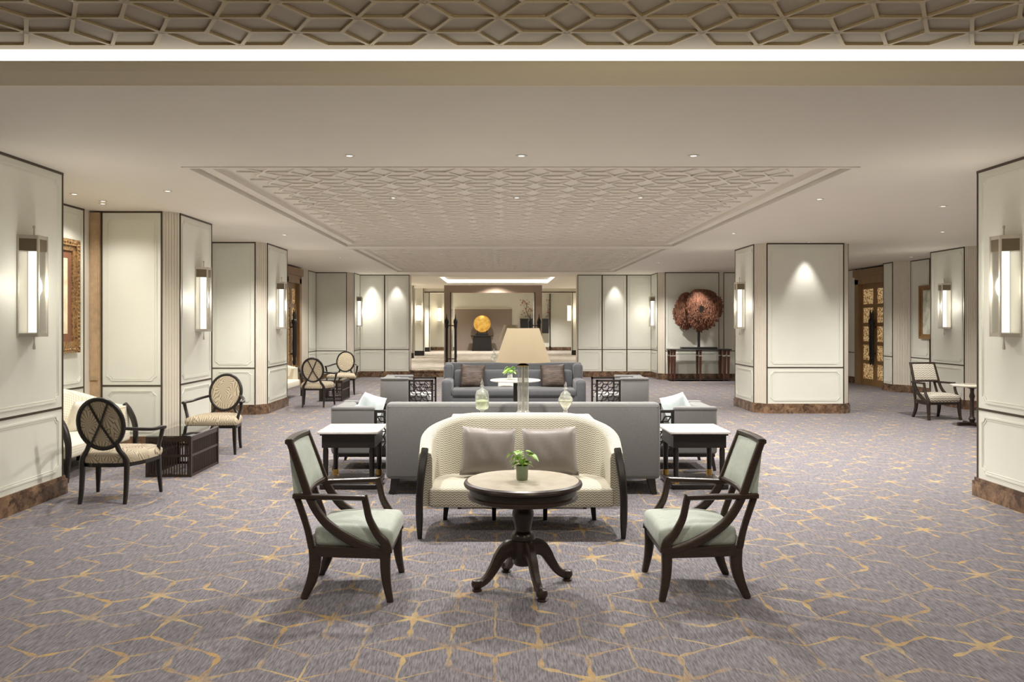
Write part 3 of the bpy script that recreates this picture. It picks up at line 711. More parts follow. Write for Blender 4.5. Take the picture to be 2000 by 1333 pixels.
def make_klismos(name, label, loc, rz, fab, group=None):
    """open armchair: sabre legs, curved stiles running to the front rail; +x forward"""
    t = thing(name, label, 'armchair', loc, rz, group)
    yy = lambda x: .215+.05*(x+.24)/.48
    for s in (-1, 1):
        Y = lambda x: s*yy(x)
        st = smooth([(x, Y(x), z) for x, z in ((-.335,.885),(-.285,.75),(-.215,.56),(-.14,.445),(-.06,.38),(.015,.337),(.09,.305),(.20,.272))], 4)
        MB().sweep(st, lerp_sizes([(.034,.036),(.034,.042),(.034,.05),(.034,.055),(.034,.05)], len(st)), up=(1,0,.4), sec='soft').build('stile', 'wood', t, 40)
        ar = [(-.31, s*.196, .572), (-.225, Y(-.22), .572), (-.05, Y(-.05)*1.03, .574), (.105, Y(.1)*1.05, .575)]
        MB().sweep(ar, (.042, .03), sec='soft').build('arm', 'wood', t, 40)
        sp = smooth([(x, Y(x)*1.03, z) for x, z in ((.092,.588),(.105,.54),(.125,.455),(.17,.374),(.212,.325),(.222,.27))], 4)
        MB().sweep(sp, lerp_sizes([(.034,.036),(.034,.036),(.034,.045),(.036,.06)], len(sp)), up=(1,0,0), sec='soft').build('arm_support', 'wood', t, 40)
        fl = smooth([(.215, s*.262, .3), (.213, s*.262, .2), (.222, s*.264, .1), (.242, s*.27, 0)], 3)
        MB().sweep(fl, lerp_sizes([(.05,.06),(.046,.052),(.036,.034)], len(fl)), up=(1,0,0), sec='soft').build('leg', 'wood', t, 40)
        ru = smooth([(-.30, s*.19, .575), (-.262, s*.195, .47), (-.232, s*.2, .38), (-.212, s*.2, .28)], 3)
        MB().sweep(ru, (.032, .034), up=(1,0,0), sec='soft').build('back_post', 'wood', t, 40)
        rl = smooth([(-.19, s*.2, .28), (-.19, s*.202, .18), (-.212, s*.208, .09), (-.25, s*.22, 0)], 3)
        MB().sweep(rl, lerp_sizes([(.045,.07),(.042,.06),(.034,.038)], len(rl)), up=(1,0,0), sec='soft').build('leg', 'wood', t, 40)
    rail = smooth([(.225,-.262,.268), (-.05,-.236,.268), (-.175,-.205,.268), (-.222,-.15,.268), (-.236,0,.268), (-.222,.15,.268), (-.175,.205,.268), (-.05,.236,.268), (.225,.262,.268)], 4)
    r = MB().sweep(rail, (.034, .056)); r.box(.2, .235, -.26, .26, .245, .29); r.build('seat_rail', 'wood', t, 40)
    c = MB(); b = bmesh.new(); bmesh.ops.create_cube(b, size=1)
    for v in b.verts:
        fx = v.co.x > 0; v.co = Vector((.255 if fx else -.2, (.262 if fx else .20)*(1 if v.co.y > 0 else -1), .395 if v.co.z > 0 else .28))
    bmesh.ops.bevel(b, geom=list(b.edges), offset=.035, segments=3, profile=.5, affect='EDGES')
    bmesh.ops.subdivide_edges(b, edges=[e for e in b.edges if e.calc_length() > .1], cuts=3, use_grid_fill=True)
    for v in b.verts:
        if v.co.z > .36: v.co.z += .035*max(0, 1-((v.co.x-.03)/.24)**2)*max(0, 1-(v.co.y/.27)**2)
    c.bm(b).build('seat_cushion', fab, t, 60)
    # back: upholstered curved panel in a frame
    bk = MB(); vs = []; fs = []; n = 8
    for side in (0, 1):
        for i in range(n+1):
            for j in range(n+1):
                u, v = 2*i/n-1, j/n
                z = .60+.26*v; x = -.232-.092*v - .018*(1-u*u)
                e = (1-u**4)*(1-(2*v-1)**4)
                vs.append((x+.018*e+.006 if side == 0 else -.312-.033*v-.012*e, u*(.2-.012*v), z-(.02 if side and j == 0 else 0)))
    m = (n+1)**2
    for side in (0, 1):
        for i in range(n):
            for j in range(n):
                a = side*m+i*(n+1)+j; fs.append((a, a+n+1, a+n+2, a+1) if side else (a, a+1, a+n+2, a+n+1))
    ring = [i*(n+1) for i in range(n+1)]+[n*(n+1)+j for j in range(1, n+1)]+[i*(n+1)+n for i in range(n-1, -1, -1)]+[j for j in range(n-1, 0, -1)]
    for q in range(len(ring)): a, b2 = ring[q], ring[(q+1) % len(ring)]; fs.append((a, b2, m+b2, m+a))
    bk.add(vs, fs).build('backrest', fab, t, 50)
    for z, x in ((.59, -.235), (.878, -.335)):
        MB().sweep([(x-.02*(1-(k/4)**2), .212*k/4, z) for k in range(-4, 5)], (.045, .03), sec='soft').build('back_rail', 'wood', t, 40)
    return t
def make_oval_chair(label, loc, rz, group):
    t = thing('oval_back_armchair', label, 'armchair', loc, rz, group)
    tilt = lambda z: -.245-.22*(z-.45)
    oc, rw, rh = .685, .19, .215
    ring = [(tilt(oc+rh*math.sin(a)), rw*math.cos(a), oc+rh*math.sin(a)) for a in [2*PI*k/36 for k in range(36)]]
    MB().sweep(ring, (.034, .036), up=(1,0,0), sec='soft', closed=True).build('back_frame', 'ebony', t, 50)
    n = 32; cen = MB(); vs = [(tilt(oc)+.028, 0, oc), (tilt(oc)-.004, 0, oc)]; fs = []
    for q, (xo, sc) in enumerate(((.02, .94), (-.004, .94))):
        for k in range(n):
            a = 2*PI*k/n; z = oc+rh*.93*math.sin(a); vs.append((tilt(z)+xo*.6, rw*sc*math.cos(a), z))
    for k in range(n):
        j = (k+1) % n; fs += [(0, 2+k, 2+j), (1, 2+n+j, 2+n+k), (2+k, 2+n+k, 2+n+j, 2+j)]
    cen.add(vs, fs).build('backrest', 'leaf_fab', t, 40)
    for s in (-1, 1):
        a0, a1 = (-.085*s, oc+.19), (.1*s, oc-.18)
        MB().sweep([(tilt(a0[1])-.014, a0[0], a0[1]), (tilt(oc)-.016, 0, oc), (tilt(a1[1])-.014, a1[0], a1[1])], (.014, .012), up=(1,0,0)).build('cross_bar', 'ebony', t)
        st = smooth([(tilt(.52), s*.115, .515), (-.26, s*.135, .46), (-.245, s*.175, .40), (-.235, s*.19, .34), (-.235, s*.19, .25), (-.25, s*.19, .1), (-.275, s*.192, 0)], 3)
        MB().sweep(st, lerp_sizes([(.036,.034),(.036,.036),(.042,.046),(.036,.04),(.028,.028)], len(st)), up=(1,0,0), sec='soft').build('leg', 'ebony', t, 40)
        ar = smooth([(tilt(.64)+.01, s*.185, .645), (-.15, s*.26, .625), (0, s*.315, .605), (.13, s*.335, .605), (.19, s*.34, .60)], 4)
        MB().sweep(ar, lerp_sizes([(.028,.028),(.034,.028),(.04,.03)], len(ar)), sec='soft').build('arm', 'ebony', t, 40)
        po = smooth([(.165, s*.335, .60), (.15, s*.325, .52), (.165, s*.30, .44), (.18, s*.285, .35)], 3)
        MB().sweep(po, lerp_sizes([(.036,.036),(.03,.03),(.034,.036)], len(po)), up=(1,0,0), sec='soft').build('arm_support', 'ebony', t, 40)
        fl = [(.22, s*.272, .34), (.225, s*.277, .18), (.24, s*.288, 0)]
        MB().sweep(fl, [(.045,.045), (.04,.04), (.026,.026)], up=(1,0,0), sec='soft').build('leg', 'ebony', t, 40)
    out = [(.25, -.27), (.265, 0), (.25, .27), (.2, .3), (-.05, .27), (-.2, .21), (-.25, .1), (-.25, -.1), (-.2, -.21), (-.05, -.27), (.2, -.3)]
    MB().prism([(x, y) for x, y in out[::-1]], .31, .35).build('seat_rail', 'ebony', t)
    o2 = [p[:2] for p in smooth([(*p, 0) for p in out]+[(*out[0], 0)], 3)][:-1]
    lay = [(1.0, .345), (1.03, .37), (1.03, .40), (.97, .425), (.8, .445), (.5, .455)]; cu = MB(); vs = []; fs = []; m = len(o2)
    for sc, z in lay: vs += [(x*sc, y*sc, z) for x, y in o2]
    for q in range(len(lay)-1): fs += [(q*m+i, q*m+(i+1)%m, (q+1)*m+(i+1)%m, (q+1)*m+i) for i in range(m)]
    fs += [tuple(range(m)), tuple((len(lay)-1)*m+i for i in range(m))]
    cu.add(vs, fs).build('seat_cushion', 'leaf_fab', t, 60)
    return t
def make_tub(label, loc, rz, fab):
    """ivory settee: curved tub back sloping into dark scroll arm posts; +x forward"""
    t = thing('settee', label, 'settee', loc, rz)
    half = [(.27, .695), (.05, .70), (-.1, .685), (-.22, .62), (-.29, .5), (-.325, .33), (-.335, .15), (-.335, 0)]
    pl = smooth([(x, y, 0) for x, y in half], 4); pl = pl+[Vector((p.x, -p.y, 0)) for p in reversed(pl[:-1])]
    N = len(pl); ss = [0]
    for i in range(1, N): ss.append(ss[-1]+(pl[i]-pl[i-1]).length)
    tot = ss[-1]; vs = []; fs = []
    for i, p in enumerate(pl):
        T = (pl[min(i+1, N-1)]-pl[max(i-1, 0)]).normalized(); O = Vector((-T.y, T.x, 0))
        if O.dot(p-Vector((.1, 0, 0))) < 0: O = -O
        d = min(ss[i], tot-ss[i]); u = min(1, d/.80); h = .61+.215*(u*u*(3-2*u)); lean = .05*u
        for k, z in ((.05, .22), (.05+lean*.6, h-.05), (.04+lean, h-.012), (lean, h), (-.04+lean, h-.012), (-.05+lean*.6, h-.05), (-.05, .22)):
            vs.append((p+O*k)[:2]+(z,))
    for i in range(N-1):
        for k in range(6): fs.append((i*7+k, i*7+k+1, (i+1)*7+k+1, (i+1)*7+k))
        fs.append((i*7+6, i*7, (i+1)*7, (i+1)*7+6))
    fs += [tuple(range(7)), tuple((N-1)*7+k for k in range(6, -1, -1))]
    MB().add(vs, fs).build('tub_back', fab, t, 55)
    MB().rbox(-.3, .325, -.665, .665, .215, .355, .03, 3, .025, 3).build('seat', fab, t, 50)
    for s in (-1, 1):
        po = smooth([(.235, s*.70, .625), (.275, s*.705, .575), (.315, s*.715, .49), (.345, s*.725, .38), (.35, s*.73, .26), (.34, s*.73, .12), (.335, s*.728, 0)], 3)
        MB().sweep(po, lerp_sizes([(.05,.045),(.055,.05),(.055,.055),(.05,.05),(.05,.046),(.03,.03)], len(po)), up=(1,0,0), sec='soft').build('arm_post', 'ebony', t, 40)
        MB().sweep([(-.2, s*.56, .23), (-.23, s*.585, 0)], [(.05,.05), (.03,.03)], up=(1,0,0)).build('leg', 'ebony', t)
        MB().sweep([(-.2, s*.2, .23), (-.22, s*.2, 0)], [(.04,.04), (.03,.03)], up=(1,0,0)).build('leg', 'ebony', t)
    return t
def make_sofa(label, loc, rz, fab):
    t = thing('sofa', label, 'sofa', loc, rz); W = 1.24
    MB().rbox(-.42, .44, -W+.03, W-.03, .14, .29, .02, 2).build('base', fab, t, 50)
    MB().rbox(-.46, -.29, -W+.008, W-.008, .14, .825, .035, 3).build('backrest', fab, t, 50)
    MB().sweep([(-.455, -W+.03, .79), (-.455, W-.03, .79)], (.012, .012), sec='round').build('welt', fab, t, 50)
    for s in (-1, 1):
        MB().rbox(-.45, -.1, min(s*W, s*(W-.17)), max(s*W, s*(W-.17)), .14, .81, .06, 3).build('wing', fab, t, 50)
        MB().rbox(-.3, .46, min(s*W, s*(W-.18)), max(s*W, s*(W-.18)), .14, .565, .06, 3).build('arm', fab, t, 50)
        for x in (-.4, .38): MB().sweep([(x, s*(W-.09), .15), (x*1.04, s*(W-.06), 0)], [(.075,.075), (.045,.045)], up=(1,0,0)).build('leg', 'ebony', t)
        MB().rbox(-.3, -.11, .005 if s > 0 else -W+.19, W-.19 if s > 0 else -.005, .38, .70, .05, 3).build('back_cushion', fab, t, 50)
    MB().rbox(-.28, .47, -W+.18, W-.18, .275, .405, .04, 3, .02, 2).build('seat_cushion', fab, t, 50)
    return t
def make_lounge(label, loc, rz, group):
    """upholstered half-shell with open lattice arm fronts; +x forward, .84 deep"""
    t = thing('lattice_armchair', label, 'armchair', loc, rz, group)
    MB().rbox(-.425, -.26, -.362, .362, .18, .66, .035, 3).build('backrest', 'grey', t, 50)
    MB().rbox(-.28, .38, -.29, .29, .2, .39, .04, 3, .02).build('seat_cushion', 'lightgrey', t, 50)
    MB().rbox(-.28, -.14, -.3, .3, .37, .64, .05, 3).build('back_cushion', 'lightgrey', t, 50)
    for s in (-1, 1):
        ya, yb = (.285, .37) if s > 0 else (-.37, -.285)
        MB().rbox(-.415, .03, ya, yb, .18, .645, .02, 2).build('side_wing', 'grey', t, 50)
        MB().rbox(-.42, .035, ya-.006, yb+.008, .625, .672, .02, 2).build('top_roll', 'grey', t, 50)
        f = MB(); y = s*.34; a, b, z0, z1 = .03, .42, .17, .635
        f.box(a, a+.028, y-.016, y+.016, z0, z1); f.box(b-.03, b, y-.018, y+.018, .0, z1); f.box(a, b, y-.018, y+.018, z1-.028, z1); f.box(a, b, y-.014, y+.014, z0, z0+.04)
        f.build('arm_frame', 'ebony', t)
        l = MB(); w = b-a-.05; x0 = a+.025; h = z1-z0-.06; zz = z0+.03; r = w/5.6
        for i in range(-1, 6):
            for j in range(0, 9):
                cx = x0+i*r*1.5+r*.6; cz = zz+j*r*.866*2+(r*.866 if i % 2 else 0)
                for k in range(3):
                    p = (cx+r*math.cos(k*PI/3), cz+r*math.sin(k*PI/3)); q = (cx+r*math.cos((k+1)*PI/3), cz+r*math.sin((k+1)*PI/3))
                    if all(x0-.01 <= e[0] <= b-.02 and zz <= e[1] <= z1-.02 for e in (p, q)):
                        l.sweep([(p[0], y, p[1]), (q[0], y, q[1])], (.014, .014), up=(0,1,0))
                    q2 = (cx, cz)
                    if k % 2 == 0 and all(x0-.01 <= e[0] <= b-.02 and zz <= e[1] <= z1-.02 for e in (p, q2)):
                        l.sweep([(p[0], y, p[1]), (q2[0], y, q2[1])], (.012, .012), up=(0,1,0))
        lo = l.build('lattice', 'ebony', t); lo['kind'] = 'stuff'
        MB().sweep([(-.36, s*.32, .18), (-.40, s*.33, 0)], [(.045,.045), (.026,.026)], up=(1,0,0)).build('leg', 'ebony', t)
    MB().box(-.4, .41, -.34, .34, .145, .2).build('seat_rail', 'ebony', t)
    return t
def make_end_table(label, loc, group):
    t = thing('end_table', label, 'side table', loc, 0, group); w, d = .28, .30
    MB().rbox(-w, w, -d, d, .515, .54, .006, 1).build('table_top', 'marble_w', t)
    a = MB(); a.box(-w+.02, w-.02, -d+.02, d-.02, .50, .515); a.box(-w+.035, w-.035, -d+.035, d-.035, .385, .5); a.build('apron', 'ebony', t)
    for sx in (-1, 1):
        for sy in (-1, 1):
            x, y = sx*(w-.065), sy*(d-.065)
            l = MB().lathe([(.022, .385), (.026, .36), (.026, .3), (.023, .1)], (x, y, 0), 12).build('leg', 'ebony', t, 40)
            MB().lathe([(.026, .1), (.03, .09), (.03, .06), (.034, .05)], (x, y, 0), 12).build('brass_foot', 'brass', l, 40)
    MB().rbox(-w+.015, w-.015, -d+.02, d-.02, 0, .05, .008, 1).build('base_plate', 'ebony', t)
    return t
# --- centre line of the room
make_klismos('armchair', 'dark wood open armchair with sage upholstery, left of the round table', (-.845, 4.81, 0), 0, 'sage')
make_klismos('armchair', 'dark wood open armchair with sage upholstery, right of the round table', (1.145, 4.82, 0), PI, 'sage')
make_tub('ivory herringbone settee with dark arm posts behind the round table', (.16, 6.2, 0), -PI/2, 'zig')
for x, lab, ry in ((-.085, 'taupe satin cushion on the left of the herringbone settee', .05), (.39, 'taupe satin cushion on the right of the herringbone settee', -.04)):
    put_pillow('cushion', lab, .42, .38, .15, 'satin', (x, 6.29, .555), (-.32, ry, 0), 'taupe cushions on the settee')
# round pedestal table
t = thing('pedestal_table', 'round dark pedestal table with cream marble top in the foreground', 'table', (.14, 4.82, 0))
MB().lathe([(.0, .608), (.327, .608), (.327, .6225), (0, .6225)], n=64).build('marble_top', 'marble_t', t)
MB().lathe([(.318, .52), (.324, .525), (.324, .54), (.314, .548), (.314, .578), (.322, .584), (.345, .592), (.349, .604), (.344, .616), (.328, .622), (.326, .6), (.2, .59), (.2, .53), (.318, .52)], n=64).build('table_rim', 'wood', t, 35)
MB().lathe([(.2, .53), (.09, .52), (.048, .50), (.045, .47), (.062, .44), (.064, .42), (.06, .40), (.048, .34), (.046, .325), (.066, .31), (.07, .295), (.074, .28), (.06, .27), (.062, .14), (.05, .125), (0, .12)], n=32).build('pedestal', 'wood', t, 40)
for k in range(4):
    a = math.radians(-70+90*k); c, s = math.cos(a), math.sin(a)
    pr = smooth([(r, 0, z) for r, z in ((.03, .215), (.09, .225), (.14, .19), (.18, .125), (.225, .065), (.27, .04), (.295, .045))], 4)
    pts = [(p.x*c, p.x*s, p.z) for p in pr]
    lg = MB().sweep(pts, lerp_sizes([(.045,.13),(.048,.1),(.05,.07),(.045,.055),(.04,.045),(.04,.045),(.03,.04)], len(pts)), sec='soft').build('leg', 'wood', t, 40)
    MB().lathe([(0, 0), (.028, 0), (.03, .008), (.02, .014), (.032, .03), (.034, .045), (.026, .062), (0, .068)], (.285*c, .285*s, 0), 14).build('scroll_foot', 'wood', lg, 40)
def potted(label, loc, sc, seed, pot='pot'):
    random.seed(seed); t = thing('potted_plant', label, 'plant', loc)
    MB().lathe([(.0, 0), (.03*sc, 0), (.034*sc, .006*sc), (.036*sc, .085*sc), (.033*sc, .085*sc), (.032*sc, .07*sc), (0, .07*sc)], n=24).build('pot', pot, t, 40)
    MB().lathe([(0, .072*sc), (.032*sc, .07*sc)], n=16).build('soil', 'soil', t)
    for k in range(20):
        a = random.uniform(0, 2*PI); r = random.uniform(.005, .055)*sc; h = random.uniform(.09, .17)*sc
        p0 = Vector((0, 0, .07*sc)); p1 = Vector((r*math.cos(a), r*math.sin(a), h)); st = MB()
        st.sweep([p0, (p0+p1)/2+Vector((0, 0, .01)), p1], (.0025*sc, .0025*sc), sec='round', n=5).build('stem', 'leaf', t)
        L = random.uniform(.045, .07)*sc; dirv = Vector((math.cos(a), math.sin(a), random.uniform(-.5, .3))).normalized(); side = dirv.cross(Vector((0, 0, 1))).normalized(); up = side.cross(dirv)
        vs = []; fs = []
        for i, (u, wv) in enumerate(((0, .05), (.15, .36), (.4, .46), (.7, .3), (1, .01))):
            c0 = p1+dirv*(u*L)-Vector((0, 0, u*u*L*.3))
            for q in (-1, 0, 1): vs.append(c0+side*(q*wv*L)+up*(abs(q)*wv*L*.3))
        for i in range(4):
            for q in range(2): a0 = i*3+q; fs.append((a0, a0+1, a0+4, a0+3))
        MB().add(vs, fs).build('leaf', 'leaf', t, 60)
potted('small green pothos in a sage ceramic pot on the round table', (.135, 4.82, .6225), 1.0, 4)
# grey sofas, consoles, lamps, jars
make_sofa('grey linen sofa seen from behind, back of the herringbone settee', (.215, 7.80, 0), PI/2, 'grey')
make_sofa('slate grey sofa with brown cushions facing the viewer', (.25, 14.45, 0), -PI/2, 'grey2')
def console(label, loc):
    t = thing('console_table', label, 'console table', loc)
    MB().rbox(-.6, .6, -.21, .21, .72, .75, .008, 1).build('table_top', 'marble_w', t)
    MB().box(-.55, .55, -.18, .18, .64, .72).build('apron', 'ebony', t)
    for sx in (-1, 1):
        for sy in (-1, 1): MB().sweep([(sx*.52, sy*.15, .65), (sx*.52, sy*.15, 0)], [(.05,.05), (.03,.03)], up=(1,0,0)).build('leg', 'ebony', t)
def lamp(label, loc):
    t = thing('table_lamp', label, 'lamp', loc)
    b = MB().lathe([(0, 0), (.085, 0), (.085, .012), (.06, .03), (.05, .04), (.045, .05)], n=32); b.build('base', 'crystal', t, 40)
    col = MB(); pts = []; n = 16
    for i in range(n*2): r = .048 if i % 2 else .042; a = PI*i/n; pts.append((r*math.cos(a), r*math.sin(a)))
    col.prism(pts, .05, .425); col.build('glass_column', 'crystal', t)
    MB().lathe([(.008, .05), (.008, .5)], n=8).build('rod', 'nickel', t, 40)
    MB().lathe([(.05, .425), (.052, .432), (.03, .445), (.012, .45), (.012, .47)], n=20).build('brass_cap', 'brass', t, 40)
    MB().lathe([(.235, .46), (.137, .75), (.135, .75), (.233, .46), (.235, .46)], n=40).build('lamp_shade', 'shade', t, 60)
    MB().lathe([(0, .52), (.028, .54), (.034, .58), (.02, .63), (0, .64)], n=14).build('bulb', 'bulb', t, 60)
    light('lamp_bulb', 'POINT', (loc[0], loc[1], loc[2]+.60), 0.6, (1, .86, .66), shadow_soft_size=.05)
def jar(label, loc, kind):
    t = thing('apothecary_jar', label, 'jar', loc)
    if kind == 0:
        MB().lathe([(0, 0), (.036, 0), (.034, .008), (.014, .02), (.018, .035), (.012, .048), (.05, .062), (.058, .075), (.058, .185), (.05, .195)], n=24).build('jar_body', 'glass', t, 40)
        MB().lathe([(0, .064), (.05, .066), (.055, .076), (.055, .13), (.02, .142), (0, .138)], n=20).build('contents', 'pebble2', t, 40)
        z = .195; w = .055
    else:
        MB().lathe([(0, 0), (.034, 0), (.03, .01), (.012, .022), (.02, .04), (.012, .052), (.03, .075), (.058, .115), (.064, .14), (.054, .165), (.042, .175)], n=24).build('jar_body', 'glass', t, 40)
        MB().lathe([(0, .07), (.026, .078), (.055, .116), (.058, .135), (0, .14)], n=20).build('contents', 'pebble', t, 40)
        z = .175; w = .046
    MB().lathe([(w, z), (w*.85, z+.02), (.02, z+.035), (.01, z+.045), (.018, z+.06), (.01, z+.072), (.014, z+.085), (.004, z+.115), (0, z+.125)], n=18).build('lid', 'glass', t, 40)
console('marble-topped console between settee and grey sofa', (.19, 6.96, 0)); console('marble-topped console behind the slate sofa', (.22, 15.75, 0))
lamp('glass column table lamp with large cream shade on the front console', (.205, 7.02, .75)); lamp('glass column table lamp with cream shade behind the slate sofa', (.23, 15.8, .75))
jar('straight apothecary jar with pale green filling, left of the front lamp', (-.145, 6.98, .75), 0); jar('bulbous apothecary jar with white pebbles, right of the front lamp', (.565, 6.98, .75), 1)
jar('apothecary jar on the console behind the slate sofa', (-.1, 15.8, .75), 1)
make_end_table('marble-topped end table with black legs, left of the grey sofa', (-1.40, 7.86, 0), 'marble end tables'); make_end_table('marble-topped end table with black legs, right of the grey sofa', (1.86, 7.86, 0), 'marble end tables')
lc = [((-1.33, 8.88), 0, 'grey lattice-arm lounge chair behind the left end table'), ((1.85, 8.88), PI, 'grey lattice-arm lounge chair behind the right end table'),
      ((-1.47, 13.37), 0, 'grey lattice-arm lounge chair left of the slate sofa'), ((1.96, 13.37), PI, 'grey lattice-arm lounge chair right of the slate sofa')]
for (x, y), rz, lab in lc: make_lounge(lab, (x, y, 0), rz, 'lattice-arm lounge chairs')
put_pillow('cushion', 'pale blue cushion on the left front lounge chair', .40, .36, .15, 'paleblue', (-1.42, 8.95, .59), (.35, .25, PI/2-.5)); put_pillow('cushion', 'pale blue cushion on the right front lounge chair', .40, .36, .15, 'paleblue', (1.95, 8.95, .59), (.35, -.25, -PI/2+.5))
for x, lab in ((-.47, 'brown crinkled cushion on the left of the slate sofa'), (.95, 'brown crinkled cushion on the right of the slate sofa')):
    put_pillow('cushion', lab, .44, .42, .15, 'brown', (x, 14.47, .60), (-.3, .04 if x < 0 else -.05, 0), 'brown cushions on the slate sofa')
put_pillow('cushion', 'small white lumbar cushion in the middle of the slate sofa', .30, .16, .12, 'white_fab', (.12, 14.4, .48), (-.3, 0, 0))
t = thing('occasional_table', 'round white marble table on a black stem before the slate sofa', 'table', (.24, 12.2, 0))
MB().lathe([(0, .672), (.36, .672), (.375, .68), (.375, .692), (.368, .698), (0, .698)], n=48).build('table_top', 'marble_w', t, 40)
MB().lathe([(.2, 0), (.2, .02), (.04, .04), (.03, .06), (.03, .66), (.1, .672)], n=24).build('stem', 'black', t, 40)
potted('small green plant in a glass pot on the white round table', (.16, 12.2, .698), 1.15, 9, 'glass')
# --- left alcoves
def cage_table(label, loc):
    t = thing('coffee_table', label, 'coffee table', loc); w, d, h = .215, .39, .405
    fr = MB()
    for z in (.0, .2, h-.05): 
        for s in (-1, 1):
            fr.box(-w, w, s*d-.01, s*d+.01, z, z+.024); fr.box(s*w-.01, s*w+.01, -d, d, z, z+.024)
    for sx in (-1, 1):
        for sy in (-1, 1): fr.box(sx*w-.014, sx*w+.014, sy*d-.014, sy*d+.014, 0, h-.01)
    fr.box(-w-.012, w+.012, -d-.012, -d+.03, h-.03, h-.004); fr.box(-w-.012, w+.012, d-.03, d+.012, h-.03, h-.004); fr.box(-w-.012, -w+.03, -d, d, h-.03, h-.004); fr.box(w-.03, w+.012, -d, d, h-.03, h-.004)
    fr.build('frame', 'wood', t)
    MB().box(-w-.01, w+.01, -d-.01, d+.01, h-.004, h+.006).build('glass_top', 'darkglass', t)
    b = MB()
    for s in (-1, 1):
        for i in range(1, 16): x = -w+2*w*i/16; b.box(x-.004, x+.004, s*d-.005, s*d+.005, .02, h-.03)
        for i in range(1, 29): y = -d+2*d*i/29; b.box(s*w-.005, s*w+.005, y-.004, y+.004, .02, h-.03)
    o = b.build('cane_bars', 'wood', t); o['kind'] = 'stuff'
for k, (dy, who) in enumerate(((0, 'first'), (7.9, 'far'))):
    nm = 'in the left foreground' if k == 0 else 'in the far left alcove'
    make_oval_chair('oval-back armchair with crossed back bars %s, seen from behind' % nm, (-3.38, 7.25+dy, 0), PI/2, 'oval-back armchairs')
    make_oval_chair('oval-back armchair %s, facing the viewer' % nm, (-3.38, 9.83+dy, 0), -PI/2, 'oval-back armchairs')
    cage_table('low cane-sided coffee table with glass top %s' % nm, (-3.31, 8.6+dy, 0))
    make_tub('ivory grid-pattern settee against the wall %s' % nm, (-4.5, 8.62+dy, 0), 0, 'grid')
put_pillow('cushion', 'white cushion on the alcove settee', .4, .36, .14, 'white_fab', (-4.55, 8.95, .53), (-.3, 0, -PI/2-.2)); put_pillow('cushion', 'white cushion at the near end of the alcove settee', .4, .36, .14, 'white_fab', (-4.6, 8.35, .53), (-.3, 0, -PI/2+.1))
# ornate picture on the alcove wall (faces +x)
def picture(label, x, y0, y1, z0, z1, sgn, fw, fm, pm, ornate):
    t = thing('framed_picture', label, 'picture', (x, (y0+y1)/2, (z0+z1)/2)); w, h = (y1-y0)/2, (z1-z0)/2
    f = MB(); X = lambda a, b: (min(sgn*a, sgn*b), max(sgn*a, sgn*b))
    for (i0, i1, d) in ((0, fw*.55, .06), (fw*.55, fw, .04)):
        a, b = X(0, d); f.box(a, b, -w+i0, w-i0, h-i1, h-i0); f.box(a, b, -w+i0, w-i0, -h+i0, -h+i1); f.box(a, b, -w+i0, -w+i1, -h+i1, h-i1); f.box(a, b, w-i1, w-i0, -h+i1, h-i1)
    f.build('frame', fm, t)
    if ornate:
        b = MB(); n = 30
        for i in range(n):
            z = -h+2*h*(i+.5)/n
            for s in (-1, 1): b.lathe([(0, -.018), (.016, 0), (0, .018)], (sgn*.062, s*(w-fw*.3), z), 6)
        for i in range(26):
            y = -w+2*w*(i+.5)/26
            for s in (-1, 1): b.lathe([(0, -.016), (.016, 0), (0, .016)], (sgn*.062, y, s*(h-fw*.3)), 6)
        o = b.build('carved_beads', fm, t); o['kind'] = 'stuff'
    MB().box(*X(0, .02), -w+fw, w-fw, -h+fw, h-fw).build('mat_board', 'matboard' if ornate else 'paper2', t)
    k = .09 if ornate else .03
    MB().box(*X(.02, .024), -w+fw+k, w-fw-k, -h+fw+k, h-fw-k).build('print', pm, t)
    if ornate:
        d = MB()
        for i in range(22):
            z = -h+fw+k+.05+i*(2*h-2*fw-2*k-.1)/21; d.box(*X(.024, .027), w-fw-k-.16, w-fw-k-.14, z-.011, z+.011)
        d.build('dotted_border', 'matboard', t)
picture('ornate gilt-framed picture in the left alcove', -4.94, 8.2, 9.55, 1.2, 2.5, 1, .13, 'gilt', 'paper', True)
picture('brown-framed pale picture on the right wall', 9.04, 16.3, 17.55, 1.2, 2.33, -1, .1, 'wood_brown', 'paper2', False)
# --- right aisle
make_klismos('armchair', 'dark open armchair with chevron upholstery against the right wall', (7.02, 13.19, 0), -PI/2+.12, 'zig2')
make_klismos('armchair', 'dark open armchair mostly hidden by the right foreground column', (6.95, 11.25, 0), 2.3, 'zig2')
t = thing('side_table', 'small round table on a turned stem beside the chevron chair', 'side table', (7.1, 12.3, 0))
MB().lathe([(0, .585), (.28, .585), (.3, .595), (.3, .61), (.29, .615), (0, .615)], n=40).build('table_top', 'marble_t', t, 40)
MB().lathe([(.12, .585), (.03, .55), (.026, .5), (.04, .44), (.028, .4), (.03, .14), (.05, .1), (.03, .05)], n=20).build('stem', 'wood', t, 40)
for s in (0, 1): MB().rbox(-.22 if s == 0 else -.025, .22 if s == 0 else .025, -.025 if s == 0 else -.22, .025 if s == 0 else .22, 0, .05, .01, 1).build('foot_bar', 'wood', t)
